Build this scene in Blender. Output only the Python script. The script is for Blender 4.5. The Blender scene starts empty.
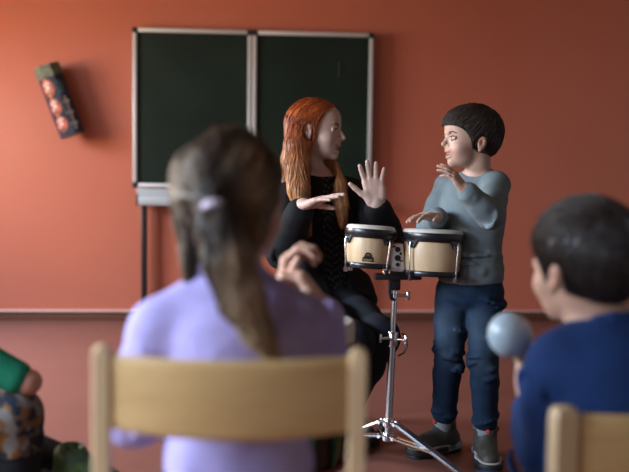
import bpy, bmesh, math, random
import numpy as np
from mathutils import Vector, Matrix
random.seed(7)
RNG = np.random.default_rng(7)
SC = bpy.context.scene
COL = SC.collection
PI = math.pi

# ------------------------------------------------------------------ camera
CAM_H = 0.967
cam_data = bpy.data.cameras.new('camera')
cam = bpy.data.objects.new('camera', cam_data)
COL.objects.link(cam)
cam_data.sensor_width = 36.0
cam_data.lens = 900.0 / 629.0 * 36.0
cam.location = (0, 0, CAM_H)
cam.rotation_euler = (Matrix.Rotation(-math.radians(4.4), 3, 'Z') @ Matrix.Rotation(PI / 2 - math.radians(4.07), 3, 'X')
                      @ Matrix.Rotation(math.radians(0.75), 3, 'Z')).to_euler()
cam_data.dof.use_dof = True
cam_data.dof.focus_distance = 2.97
cam_data.dof.aperture_fstop = 1.8
cam_data.clip_start = 0.05
SC.camera = cam

# ------------------------------------------------------------------ world, daylight, exposure
SC.view_settings.view_transform = 'Standard'
SC.view_settings.look = 'None'
SC.view_settings.gamma = 1.0
SC.view_settings.use_curve_mapping = False
SC.view_settings.exposure = 0.10
SC.cycles.max_bounces = 8
SC.cycles.diffuse_bounces = 5
SC.cycles.glossy_bounces = 4
SC.cycles.transparent_max_bounces = 12
SC.cycles.caustics_reflective = False
SC.cycles.caustics_refractive = False
SC.cycles.sample_clamp_indirect = 4.0
SC.cycles.use_denoising = True

world = bpy.data.worlds.new('world')
SC.world = world
world.use_nodes = True
bg = world.node_tree.nodes['Background']
bg.inputs[0].default_value = (0.55, 0.68, 1.0, 1)
bg.inputs[1].default_value = 1.3

WINDOWS = [(3.45, 5.05), (0.35, 2.35), (-2.0, -0.4)]     # y ranges on the left wall
WIN_Z = (0.95, 2.2)
XL, XR, YF, YB, ZC = -2.75, 3.0, -2.4, 5.82, 2.9

def area(name, loc, rot, sx, sy, power, color, spread=PI):
    d = bpy.data.lights.new(name, 'AREA')
    d.shape = 'RECTANGLE'; d.size = sx; d.size_y = sy
    d.energy = power; d.color = color; d.spread = spread
    o = bpy.data.objects.new(name, d); COL.objects.link(o)
    o.location = loc; o.rotation_euler = rot
    return o
SKY = [165, 195, 75]
GROUND = [105, 45, 12]
for i, (a, b) in enumerate(WINDOWS):
    area('sky_light', (XL - 0.30, (a + b) / 2, WIN_Z[1] - 0.45), (0, -PI / 2 + math.radians(46), 0), 0.75, b - a, SKY[i], (0.64, 0.81, 1.0), math.radians(122))
    area('ground_light', (XL - 0.30, (a + b) / 2, WIN_Z[0] + 0.25), (0, -PI / 2 - math.radians(32), 0), 0.6, b - a, GROUND[i], (1.0, 0.64, 0.24))

# ------------------------------------------------------------------ materials
def new_mat(name):
    m = bpy.data.materials.new(name); m.use_nodes = True
    nt = m.node_tree
    return m, nt, nt.nodes['Principled BSDF']

def lk(nt, a, b): nt.links.new(a, b)

def mat(name, col, rough=0.5, metal=0.0, var=0.0, vscale=8.0, bump=0.0, bscale=60.0, spec=0.5, sheen=0.0, stretch=(1, 1, 1), detail=4.0, col2=None):
    m, nt, p = new_mat(name)
    p.inputs['Base Color'].default_value = (*col, 1)
    p.inputs['Roughness'].default_value = rough
    p.inputs['Metallic'].default_value = metal
    p.inputs['Specular IOR Level'].default_value = spec
    if sheen: p.inputs['Sheen Weight'].default_value = sheen
    tc = nt.nodes.new('ShaderNodeTexCoord'); mp = nt.nodes.new('ShaderNodeMapping')
    mp.inputs['Scale'].default_value = stretch
    lk(nt, tc.outputs['Object'], mp.inputs['Vector'])
    if var > 0 or col2:
        n = nt.nodes.new('ShaderNodeTexNoise'); n.inputs['Scale'].default_value = vscale; n.inputs['Detail'].default_value = detail
        lk(nt, mp.outputs[0], n.inputs['Vector'])
        r = nt.nodes.new('ShaderNodeValToRGB')
        c2 = col2 or tuple(max(0, c * (1 - var)) for c in col)
        c1 = col if col2 else tuple(min(1, c * (1 + var)) for c in col)
        r.color_ramp.elements[0].position = 0.3; r.color_ramp.elements[1].position = 0.7
        r.color_ramp.elements[0].color = (*c2, 1); r.color_ramp.elements[1].color = (*c1, 1)
        lk(nt, n.outputs['Fac'], r.inputs['Fac']); lk(nt, r.outputs[0], p.inputs['Base Color'])
    if bump > 0:
        n2 = nt.nodes.new('ShaderNodeTexNoise'); n2.inputs['Scale'].default_value = bscale; n2.inputs['Detail'].default_value = 3
        lk(nt, mp.outputs[0], n2.inputs['Vector'])
        b = nt.nodes.new('ShaderNodeBump'); b.inputs['Strength'].default_value = bump; b.inputs['Distance'].default_value = 0.004
        lk(nt, n2.outputs['Fac'], b.inputs['Height']); lk(nt, b.outputs[0], p.inputs['Normal'])
    return m

def attr_mat(name, rough=0.5, spec=0.5, bump=0.0, bscale=300.0, sss=0.0, var=0.0, vscale=20.0, stretch=(1, 1, 1)):
    """colour comes from the mesh's own 'tint' attribute (skin regions, strand colours, cloth dyes)"""
    m, nt, p = new_mat(name)
    a = nt.nodes.new('ShaderNodeAttribute'); a.attribute_name = 'tint'
    src = a.outputs['Color']
    tc = nt.nodes.new('ShaderNodeTexCoord'); mp = nt.nodes.new('ShaderNodeMapping'); mp.inputs['Scale'].default_value = stretch
    lk(nt, tc.outputs['Object'], mp.inputs['Vector'])
    if var:
        n = nt.nodes.new('ShaderNodeTexNoise'); n.inputs['Scale'].default_value = vscale; n.inputs['Detail'].default_value = 4
        lk(nt, mp.outputs[0], n.inputs['Vector'])
        mr = nt.nodes.new('ShaderNodeMapRange'); mr.inputs[1].default_value = 0.25; mr.inputs[2].default_value = 0.75
        mr.inputs[3].default_value = 1 - var; mr.inputs[4].default_value = 1 + var
        lk(nt, n.outputs['Fac'], mr.inputs[0])
        vm = nt.nodes.new('ShaderNodeVectorMath'); vm.operation = 'SCALE'
        lk(nt, src, vm.inputs[0]); lk(nt, mr.outputs[0], vm.inputs['Scale']); src = vm.outputs[0]
    lk(nt, src, p.inputs['Base Color'])
    p.inputs['Roughness'].default_value = rough
    p.inputs['Specular IOR Level'].default_value = spec
    if sss:
        p.inputs['Subsurface Weight'].default_value = sss
        p.inputs['Subsurface Radius'].default_value = (0.012, 0.005, 0.003)
        p.inputs['Subsurface Scale'].default_value = 0.6
    if bump:
        n2 = nt.nodes.new('ShaderNodeTexNoise'); n2.inputs['Scale'].default_value = bscale; n2.inputs['Detail'].default_value = 3
        lk(nt, mp.outputs[0], n2.inputs['Vector'])
        b = nt.nodes.new('ShaderNodeBump'); b.inputs['Strength'].default_value = bump; b.inputs['Distance'].default_value = 0.003
        lk(nt, n2.outputs['Fac'], b.inputs['Height']); lk(nt, b.outputs[0], p.inputs['Normal'])
    return m

M = {}
M['wall'] = mat('wall_paint', (0.48, 0.137, 0.082), 0.36, var=0.03, vscale=1.5, bump=0.12, bscale=220, spec=0.7)
M['plaster'] = mat('pale_wall_paint', (0.26, 0.245, 0.23), 0.6, var=0.03, vscale=1.5, bump=0.12, bscale=220)
M['ceiling'] = mat('ceiling_paint', (0.34, 0.30, 0.25), 0.9)
M['floor'] = mat('floor_linoleum', (0.175, 0.066, 0.048), 0.38, var=0.05, vscale=5, bump=0.03, bscale=90, spec=0.45)
M['base'] = mat('baseboard_brown', (0.12, 0.045, 0.026), 0.4)
M['base_top'] = mat('baseboard_cap_strip', (0.66, 0.42, 0.36), 0.35)
M['white'] = mat('window_white', (0.8, 0.8, 0.8), 0.4)
M['alu'] = mat('aluminium_frame', (0.62, 0.64, 0.66), 0.42, metal=0.35, var=0.04, vscale=3)
M['chalk'] = mat('chalkboard_green', (0.008, 0.017, 0.012), 0.6, var=0.35, vscale=2.2, spec=0.2, detail=6)
M['chalk_mark'] = mat('faint_chalk', (0.10, 0.105, 0.095), 0.9)
M['alu_dark'] = mat('aluminium_tray', (0.36, 0.39, 0.42), 0.45, metal=0.35, var=0.05, vscale=4)
M['black'] = mat('black_plastic', (0.012, 0.012, 0.014), 0.38)
M['blackmetal'] = mat('black_metal', (0.010, 0.011, 0.014), 0.3, spec=0.6)
M['chrome'] = mat('chrome', (0.74, 0.76, 0.80), 0.16, metal=1.0)
M['plate'] = mat('polished_plate', (0.86, 0.83, 0.86), 0.32, metal=0.55, var=0.06, vscale=60)
M['steel'] = mat('brushed_steel', (0.62, 0.64, 0.68), 0.26, metal=1.0)
M['skinhead'] = mat('drum_skin', (0.60, 0.55, 0.49), 0.55, var=0.10, vscale=12)
M['rubber'] = mat('rubber', (0.015, 0.015, 0.016), 0.7)
M['gold'] = mat('gold_print', (0.45, 0.30, 0.10), 0.4, metal=0.4)
M['stool'] = mat('stool_wood', (0.35, 0.2, 0.1), 0.5, var=0.2, vscale=6, stretch=(1, 1, 8))

def wood(name, a, b, axis='x', scale=26.0, rough=0.42):
    m, nt, p = new_mat(name)
    tc = nt.nodes.new('ShaderNodeTexCoord'); mp = nt.nodes.new('ShaderNodeMapping')
    st = {'x': (0.12, 1, 1), 'y': (1, 0.12, 1), 'z': (1, 1, 0.10)}[axis]
    mp.inputs['Scale'].default_value = st
    lk(nt, tc.outputs['Object'], mp.inputs['Vector'])
    n = nt.nodes.new('ShaderNodeTexNoise'); n.inputs['Scale'].default_value = scale; n.inputs['Detail'].default_value = 6
    n.inputs['Distortion'].default_value = 0.6
    lk(nt, mp.outputs[0], n.inputs['Vector'])
    n2 = nt.nodes.new('ShaderNodeTexNoise'); n2.inputs['Scale'].default_value = scale * 7; n2.inputs['Detail'].default_value = 2
    lk(nt, mp.outputs[0], n2.inputs['Vector'])
    mx = nt.nodes.new('ShaderNodeMath'); mx.operation = 'MULTIPLY_ADD'; mx.inputs[1].default_value = 0.35
    lk(nt, n2.outputs['Fac'], mx.inputs[0]); lk(nt, n.outputs['Fac'], mx.inputs[2])
    r = nt.nodes.new('ShaderNodeValToRGB')
    r.color_ramp.elements[0].position = 0.45; r.color_ramp.elements[1].position = 0.85
    r.color_ramp.elements[0].color = (*b, 1); r.color_ramp.elements[1].color = (*a, 1)
    lk(nt, mx.outputs[0], r.inputs['Fac']); lk(nt, r.outputs[0], p.inputs['Base Color'])
    p.inputs['Roughness'].default_value = rough
    return m
M['beech_z'] = wood('beech_upright', (0.68, 0.50, 0.29), (0.60, 0.42, 0.23), 'z')
M['beech_x'] = wood('beech_panel', (0.62, 0.41, 0.18), (0.53, 0.33, 0.135), 'x')
M['djembe'] = wood('dark_drum_wood', (0.055, 0.022, 0.010), (0.025, 0.010, 0.006), 'z', 30, 0.45)
M['stave'] = wood('drum_stave_wood', (0.66, 0.48, 0.30), (0.54, 0.37, 0.21), 'z', 34, 0.38)

def glass_mat():
    m = bpy.data.materials.new('window_glass'); m.use_nodes = True
    nt = m.node_tree; nt.nodes.clear()
    o = nt.nodes.new('ShaderNodeOutputMaterial'); mx = nt.nodes.new('ShaderNodeMixShader')
    t = nt.nodes.new('ShaderNodeBsdfTransparent'); g = nt.nodes.new('ShaderNodeBsdfGlossy')
    g.inputs['Roughness'].default_value = 0.02
    mx.inputs[0].default_value = 0.06
    lk(nt, t.outputs[0], mx.inputs[1]); lk(nt, g.outputs[0], mx.inputs[2]); lk(nt, mx.outputs[0], o.inputs[0])
    return m
M['glass'] = glass_mat()
M['skin'] = attr_mat('skin', 0.48, 0.4, bump=0.08, bscale=260, sss=0.12, var=0.05, vscale=30)
M['hair'] = attr_mat('hair', 0.42, 0.45, var=0.25, vscale=70, stretch=(1, 1, 0.12), bump=0.25, bscale=180)
M['cloth'] = attr_mat('knit_cloth', 0.85, 0.2, bump=0.25, bscale=420, var=0.07, vscale=35)
M['denim'] = attr_mat('denim_cloth', 0.8, 0.2, bump=0.35, bscale=350, var=0.22, vscale=26)
M['teeth'] = mat('teeth', (0.72, 0.68, 0.62), 0.3)
M['sclera'] = mat('eye_white', (0.62, 0.60, 0.58), 0.15)
M['iris'] = mat('eye_iris', (0.05, 0.035, 0.025), 0.1)
M['leather'] = mat('shoe_leather', (0.045, 0.040, 0.033), 0.6, var=0.25, vscale=30, bump=0.2, bscale=200)
M['sole_white'] = mat('sole_pale', (0.38, 0.36, 0.34), 0.6)
M['sole_dark'] = mat('sole_dark', (0.012, 0.014, 0.016), 0.6)
M['sole_blue'] = mat('sole_blue_insert', (0.06, 0.16, 0.30), 0.5)
M['orange'] = mat('orange_tab', (0.55, 0.07, 0.03), 0.6)
M['sock'] = mat('grey_sock', (0.23, 0.25, 0.27), 0.9, var=0.15, vscale=60, bump=0.3, bscale=400)

# ------------------------------------------------------------------ scene tree helpers
def thing(name, label, cat, loc=(0, 0, 0), rotz=0.0, group=None):
    o = bpy.data.objects.new(name, None); COL.objects.link(o)
    o.empty_display_size = 0.1
    o.location = loc; o.rotation_euler = (0, 0, rotz)
    o['label'] = label; o['category'] = cat
    if group: o['group'] = group
    return o

def link_mesh(name, me, mats, parent=None):
    o = bpy.data.objects.new(name, me); COL.objects.link(o)
    for m in (mats if isinstance(mats, (list, tuple)) else [mats]): me.materials.append(M[m] if isinstance(m, str) else m)
    if parent is not None: o.parent = parent
    return o

def structure(o, label=None):
    o['kind'] = 'structure'
    if label: o['label'] = label
    return o

def tag(o, label, cat, group=None):
    o['label'] = label; o['category'] = cat
    if group: o['group'] = group
    return o

def np_mesh(name, V, Q, smooth=True, tint=None, mat_idx=None):
    V = np.asarray(V, np.float32); Q = np.asarray(Q, np.int32)
    me = bpy.data.meshes.new(name)
    n = Q.shape[1]
    me.vertices.add(len(V)); me.vertices.foreach_set('co', V.ravel())
    me.loops.add(Q.size); me.loops.foreach_set('vertex_index', Q.ravel())
    me.polygons.add(len(Q))
    me.polygons.foreach_set('loop_start', np.arange(0, Q.size, n, dtype=np.int32))
    if mat_idx is not None: me.polygons.foreach_set('material_index', np.asarray(mat_idx, np.int32))
    me.update(calc_edges=True)
    me.polygons.foreach_set('use_smooth', np.full(len(Q), smooth, dtype=bool))
    if tint is not None:
        a = me.color_attributes.new('tint', 'FLOAT_COLOR', 'POINT')
        t = np.ones((len(V), 4), np.float32); t[:, :3] = tint
        a.data.foreach_set('color', t.ravel())
    me.validate(); me.update()
    return me

class MB:
    """collects hard-surface shapes and builds them as ONE mesh"""
    def __init__(s): s.v = []; s.f = []; s.m = []; s.sm = []
    def add(s, V, F, mi=0, smooth=False, X=None):
        b = len(s.v)
        for p in V:
            p = Vector(p)
            s.v.append(X @ p if X is not None else p)
        for f in F:
            s.f.append([b + i for i in f]); s.m.append(mi); s.sm.append(smooth)
        return s
    def box(s, c, size, bevel=0.0, mi=0, X=None, seg=2):
        bm = bmesh.new(); bmesh.ops.create_cube(bm, size=1)
        for v in bm.verts: v.co = Vector((v.co.x * size[0], v.co.y * size[1], v.co.z * size[2])) + Vector(c)
        if bevel > 0: bmesh.ops.bevel(bm, geom=bm.edges[:], offset=bevel, segments=seg, profile=0.5, affect='EDGES', clamp_overlap=True)
        bm.verts.index_update()
        s.add([v.co.copy() for v in bm.verts], [[v.index for v in f.verts] for f in bm.faces], mi, bevel > 0, X)
        bm.free(); return s
    def lathe(s, prof, seg=48, X=None, mi=0, smooth=True):
        """profile of (r, z); ends with r == 0 close"""
        V = []; F = []; rings = []
        for r, z in prof:
            if r <= 1e-6: rings.append([len(V)]); V.append((0, 0, z))
            else:
                rings.append(list(range(len(V), len(V) + seg)))
                V += [(r * math.cos(2 * PI * i / seg), r * math.sin(2 * PI * i / seg), z) for i in range(seg)]
        for a, b in zip(rings[:-1], rings[1:]):
            for i in range(seg):
                j = (i + 1) % seg
                if len(a) == 1 and len(b) == 1: continue
                if len(a) == 1: F.append([a[0], b[j], b[i]])
                elif len(b) == 1: F.append([a[i], a[j], b[0]])
                else: F.append([a[i], a[j], b[j], b[i]])
        return s.add(V, F, mi, smooth, X)
    def tube(s, pts, r, seg=12, mi=0, X=None, flat=None):
        pts = [Vector(p) for p in pts]; n = len(pts)
        rad = r if isinstance(r, (list, tuple)) else [r] * n
        V = []; F = []
        t0 = (pts[1] - pts[0]).normalized()
        up = Vector((0, 0, 1)) if abs(t0.z) < 0.9 else Vector((1, 0, 0))
        a = t0.cross(up).normalized()
        for i, p in enumerate(pts):
            t = (pts[min(i + 1, n - 1)] - pts[max(i - 1, 0)]).normalized()
            a = (a - t * a.dot(t)).normalized(); b = t.cross(a)
            fl = flat or 1.0
            V += [p + (a * math.cos(2 * PI * k / seg) + b * (math.sin(2 * PI * k / seg) * fl)) * rad[i] for k in range(seg)]
        for i in range(n - 1):
            for k in range(seg):
                j = (k + 1) % seg
                F.append([i * seg + k, i * seg + j, (i + 1) * seg + j, (i + 1) * seg + k])
        F.append(list(range(seg))[::-1]); F.append([(n - 1) * seg + k for k in range(seg)])
        return s.add(V, F, mi, True, X)
    def build(s, name, mats, parent=None):
        me = bpy.data.meshes.new(name)
        me.from_pydata([tuple(v) for v in s.v], [], s.f)
        me.polygons.foreach_set('material_index', np.array(s.m, np.int32))
        me.polygons.foreach_set('use_smooth', np.array(s.sm, bool))
        bm = bmesh.new(); bm.from_mesh(me)
        bmesh.ops.recalc_face_normals(bm, faces=bm.faces[:]); bm.to_mesh(me); bm.free()
        try: me.set_sharp_from_angle(angle=math.radians(40))
        except Exception: pass
        me.update()
        return link_mesh(name, me, mats, parent)

def frame_to(p, axis, xhint=(1, 0, 0)):
    """4x4 whose z runs along axis, origin at p"""
    z = Vector(axis).normalized(); x = Vector(xhint); x = (x - z * x.dot(z)).normalized(); y = z.cross(x)
    m = Matrix((x, y, z)).transposed().to_4x4(); m.translation = Vector(p)
    return m
# ------------------------------------------------------------------ organic modelling: smooth blends of round shapes, meshed as one surface
A = lambda *p: np.array(p, float)

class Sculpt:
    def __init__(s): s.ops = []
    def ell(s, c, r, R=None, k=0.02, sub=False):
        s.ops.append(('e', np.array(c, float), np.array(r, float), None if R is None else np.array(R, float), k, sub)); return s
    def ball(s, c, r, k=0.02, sub=False): return s.ell(c, (r, r, r), None, k, sub)
    def cap(s, a, b, ra, rb=None, k=0.02, sub=False):
        s.ops.append(('c', np.array(a, float), np.array(b, float), (ra, ra if rb is None else rb), k, sub)); return s
    def chain(s, pts, rads, k=0.02, sub=False):
        for i in range(len(pts) - 1): s.cap(pts[i], pts[i + 1], rads[i], rads[i + 1], k if i == 0 else min(k, max(0.004, rads[i] * 0.4)), sub)
        return s
    def box(s, c, half, rnd, R=None, k=0.01, sub=False):
        s.ops.append(('b', np.array(c, float), np.array(half, float), (rnd, None if R is None else np.array(R, float)), k, sub)); return s
    def cut(s, p, n, k=0.004, c=None, rad=None):
        """remove what lies beyond the plane (optionally only within rad of c)"""
        n = np.array(n, float); n /= np.linalg.norm(n)
        s.ops.append(('p', np.array(p, float), n, (c, rad), k, True)); return s
    def extend(s, other): s.ops += other.ops; return s
    def bounds(s):
        lo = np.full(3, 1e9); hi = -lo
        for o in s.ops:
            if o[-1]: continue
            if o[0] == 'e': m = o[2].max() if o[3] is not None else o[2]; a, b = o[1] - m, o[1] + m
            elif o[0] == 'c':
                r = max(o[3]); a, b = np.minimum(o[1], o[2]) - r, np.maximum(o[1], o[2]) + r
            else:
                m = np.linalg.norm(o[2]) + o[3][0]; a, b = o[1] - m, o[1] + m
            lo = np.minimum(lo, a); hi = np.maximum(hi, b)
        return lo, hi
    def field(s, h):
        lo, hi = s.bounds(); lo = lo - 4 * h - 0.004; hi = hi + 4 * h + 0.004
        n = np.ceil((hi - lo) / h).astype(int) + 1
        ax = [(lo[i] + h * np.arange(n[i])).astype(np.float32) for i in range(3)]
        f = np.full(n, 0.2, np.float32)
        for o in s.ops:
            t, k, sub = o[0], o[-2], o[-1]
            mg = k + 4 * h
            if t == 'e': m = o[2].max() if o[3] is not None else o[2]; a, b = o[1] - m - mg, o[1] + m + mg
            elif t == 'c': r = max(o[3]) + mg; a, b = np.minimum(o[1], o[2]) - r, np.maximum(o[1], o[2]) + r
            elif t == 'b': m = np.linalg.norm(o[2]) + o[3][0] + mg; a, b = o[1] - m, o[1] + m
            else:
                c, rad = o[3]
                if c is None: a, b = lo, hi
                else: a, b = np.array(c) - rad, np.array(c) + rad
            i0 = np.clip(np.floor((a - lo) / h).astype(int), 0, n); i1 = np.clip(np.ceil((b - lo) / h).astype(int) + 1, 0, n)
            if np.any(i1 <= i0): continue
            sl = tuple(slice(i0[i], i1[i]) for i in range(3))
            X = ax[0][sl[0]][:, None, None]; Y = ax[1][sl[1]][None, :, None]; Z = ax[2][sl[2]][None, None, :]
            if t == 'e':
                x, y, z = X - o[1][0], Y - o[1][1], Z - o[1][2]
                if o[3] is not None:
                    R = o[3]
                    x, y, z = (x * R[0, 0] + y * R[1, 0] + z * R[2, 0], x * R[0, 1] + y * R[1, 1] + z * R[2, 1], x * R[0, 2] + y * R[1, 2] + z * R[2, 2])
                r = o[2]
                if r[0] == r[1] == r[2]: d = np.sqrt(x * x + y * y + z * z) - r[0]
                else:
                    k0 = np.sqrt((x / r[0]) ** 2 + (y / r[1]) ** 2 + (z / r[2]) ** 2)
                    k1 = np.sqrt((x / r[0] ** 2) ** 2 + (y / r[1] ** 2) ** 2 + (z / r[2] ** 2) ** 2)
                    d = np.where(k1 > 1e-6, k0 * (k0 - 1) / np.maximum(k1, 1e-6), -r.min())
            elif t == 'c':
                ab = o[2] - o[1]; L = max(float(ab @ ab), 1e-12)
                x, y, z = X - o[1][0], Y - o[1][1], Z - o[1][2]
                tt = np.clip((x * ab[0] + y * ab[1] + z * ab[2]) / L, 0, 1)
                ra, rb = o[3]
                d = np.sqrt((x - tt * ab[0]) ** 2 + (y - tt * ab[1]) ** 2 + (z - tt * ab[2]) ** 2) - (ra + tt * (rb - ra))
            elif t == 'b':
                x, y, z = X - o[1][0], Y - o[1][1], Z - o[1][2]
                R = o[3][1]
                if R is not None:
                    x, y, z = (x * R[0, 0] + y * R[1, 0] + z * R[2, 0], x * R[0, 1] + y * R[1, 1] + z * R[2, 1], x * R[0, 2] + y * R[1, 2] + z * R[2, 2])
                qx, qy, qz = np.abs(x) - o[2][0], np.abs(y) - o[2][1], np.abs(z) - o[2][2]
                d = np.sqrt(np.maximum(qx, 0) ** 2 + np.maximum(qy, 0) ** 2 + np.maximum(qz, 0) ** 2) + np.minimum(np.maximum(qx, np.maximum(qy, qz)), 0) - o[3][0]
            else:
                d = -((X - o[1][0]) * o[2][0] + (Y - o[1][1]) * o[2][1] + (Z - o[1][2]) * o[2][2])
                if o[3][0] is not None:
                    c, rad = o[3]
                    d = np.where((X - c[0]) ** 2 + (Y - c[1]) ** 2 + (Z - c[2]) ** 2 < rad * rad, d, 1.0)
            cur = f[sl]; d = d.astype(np.float32)
            if sub:
                d = -d
                hh = np.clip(0.5 + 0.5 * (d - cur) / k, 0, 1); f[sl] = cur * (1 - hh) + d * hh + k * hh * (1 - hh)
            else:
                hh = np.clip(0.5 + 0.5 * (cur - d) / k, 0, 1); f[sl] = cur * (1 - hh) + d * hh - k * hh * (1 - hh)
        s.f = f; s.lo = lo; s.h = h
        return f
    def sample(s, P):
        q = (P - s.lo) / s.h
        n = np.array(s.f.shape)
        q = np.clip(q, 0, n - 1.001); i = q.astype(int); t = (q - i).astype(np.float32)
        f = s.f; out = 0
        for dx in (0, 1):
            for dy in (0, 1):
                for dz in (0, 1):
                    w = (t[:, 0] if dx else 1 - t[:, 0]) * (t[:, 1] if dy else 1 - t[:, 1]) * (t[:, 2] if dz else 1 - t[:, 2])
                    out = out + w * f[i[:, 0] + dx, i[:, 1] + dy, i[:, 2] + dz]
        return out
    def normal(s, P):
        e = s.h * 1.2; g = np.empty_like(P)
        for a in range(3):
            d = np.zeros(3); d[a] = e
            g[:, a] = s.sample(P + d) - s.sample(P - d)
        return g / np.maximum(np.linalg.norm(g, axis=1, keepdims=True), 1e-9)
    def surface(s, h):
        f = s.field(h); n = f.shape
        sg = f < 0
        cnt = np.zeros((n[0] - 1, n[1] - 1, n[2] - 1), np.int8)
        for dx in (0, 1):
            for dy in (0, 1):
                for dz in (0, 1): cnt += sg[dx:n[0] - 1 + dx, dy:n[1] - 1 + dy, dz:n[2] - 1 + dz]
        cells = np.argwhere((cnt > 0) & (cnt < 8))
        idx = np.full(cnt.shape, -1, np.int32); idx[tuple(cells.T)] = np.arange(len(cells))
        acc = np.zeros((len(cells), 3), np.float64); num = np.zeros(len(cells))
        for a in range(3):
            o1, o2 = [b for b in range(3) if b != a]
            for u in (0, 1):
                for v in (0, 1):
                    c0 = cells.copy(); c0[:, o1] += u; c0[:, o2] += v
                    c1 = c0.copy(); c1[:, a] += 1
                    fa = f[tuple(c0.T)]; fb = f[tuple(c1.T)]
                    mk = (fa < 0) != (fb < 0)
                    t = fa[mk] / (fa[mk] - fb[mk])
                    p = c0[mk].astype(float); p[:, a] += t
                    acc[mk] += p; num[mk] += 1
        V = acc / num[:, None] * h + s.lo
        Q = []
        for a in range(3):
            b, c = (a + 1) % 3, (a + 2) % 3
            s0 = [slice(None)] * 3; s1 = [slice(None)] * 3
            s0[a] = slice(0, n[a] - 1); s1[a] = slice(1, n[a])
            e = np.argwhere(sg[tuple(s0)] != sg[tuple(s1)])
            e = e[(e[:, b] > 0) & (e[:, c] > 0) & (e[:, b] < n[b] - 1) & (e[:, c] < n[c] - 1)]
            ins = sg[tuple(e.T)]
            def ci(db, dc):
                q = e.copy(); q[:, b] += db; q[:, c] += dc
                return idx[tuple(q.T)]
            q = np.stack([ci(-1, -1), ci(0, -1), ci(0, 0), ci(-1, 0)], 1)
            q[~ins] = q[~ins][:, ::-1]
            Q.append(q)
        Q = np.concatenate(Q); Q = Q[(Q >= 0).all(1)]
        s.V, s.Q = V, Q
        return V, Q

def waves(P, freqs, seed):
    r = np.random.default_rng(seed); out = np.zeros(len(P))
    for k in freqs:
        d = r.normal(size=3) * np.array(k); out += np.sin(P @ d + r.uniform(0, 6.28) + 1.3 * np.sin(P @ (r.normal(size=3) * np.array(k) * 0.5)))
    return out / len(freqs)

def wrinkle(S, amp, freqs, seed, mask=None):
    N = S.normal(S.V); w = waves(S.V, freqs, seed) * amp
    if mask is not None: w = w * mask
    S.V = S.V + N * w[:, None]

def organic(S, name, material, parent, base, tint, extra=None):
    """mesh of a sculpt relative to its thing's base"""
    t = tint(S.V) if callable(tint) else np.tile(np.array(tint, float), (len(S.V), 1))
    V, Q = S.V - base, S.Q
    if extra is not None:
        V2, Q2, t2 = extra
        Q = np.concatenate([Q, Q2 + len(V)]); V = np.concatenate([V, V2 - base]); t = np.concatenate([t, t2])
    return link_mesh(name, np_mesh(name, V, Q, True, t), material, parent)

def smooth01(x): x = np.clip(x, 0, 1); return x * x * (3 - 2 * x)
def near(V, c, r0, r1): return 1 - smooth01((np.linalg.norm(V - np.array(c), axis=1) - r0) / (r1 - r0))

def frm(f, up=(0, 0, 1)):
    """columns: forward, left, up"""
    f = np.array(f, float); f /= np.linalg.norm(f)
    l = np.cross(np.array(up, float), f); l /= np.linalg.norm(l)
    return np.stack([f, l, np.cross(f, l)], 1)

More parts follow.
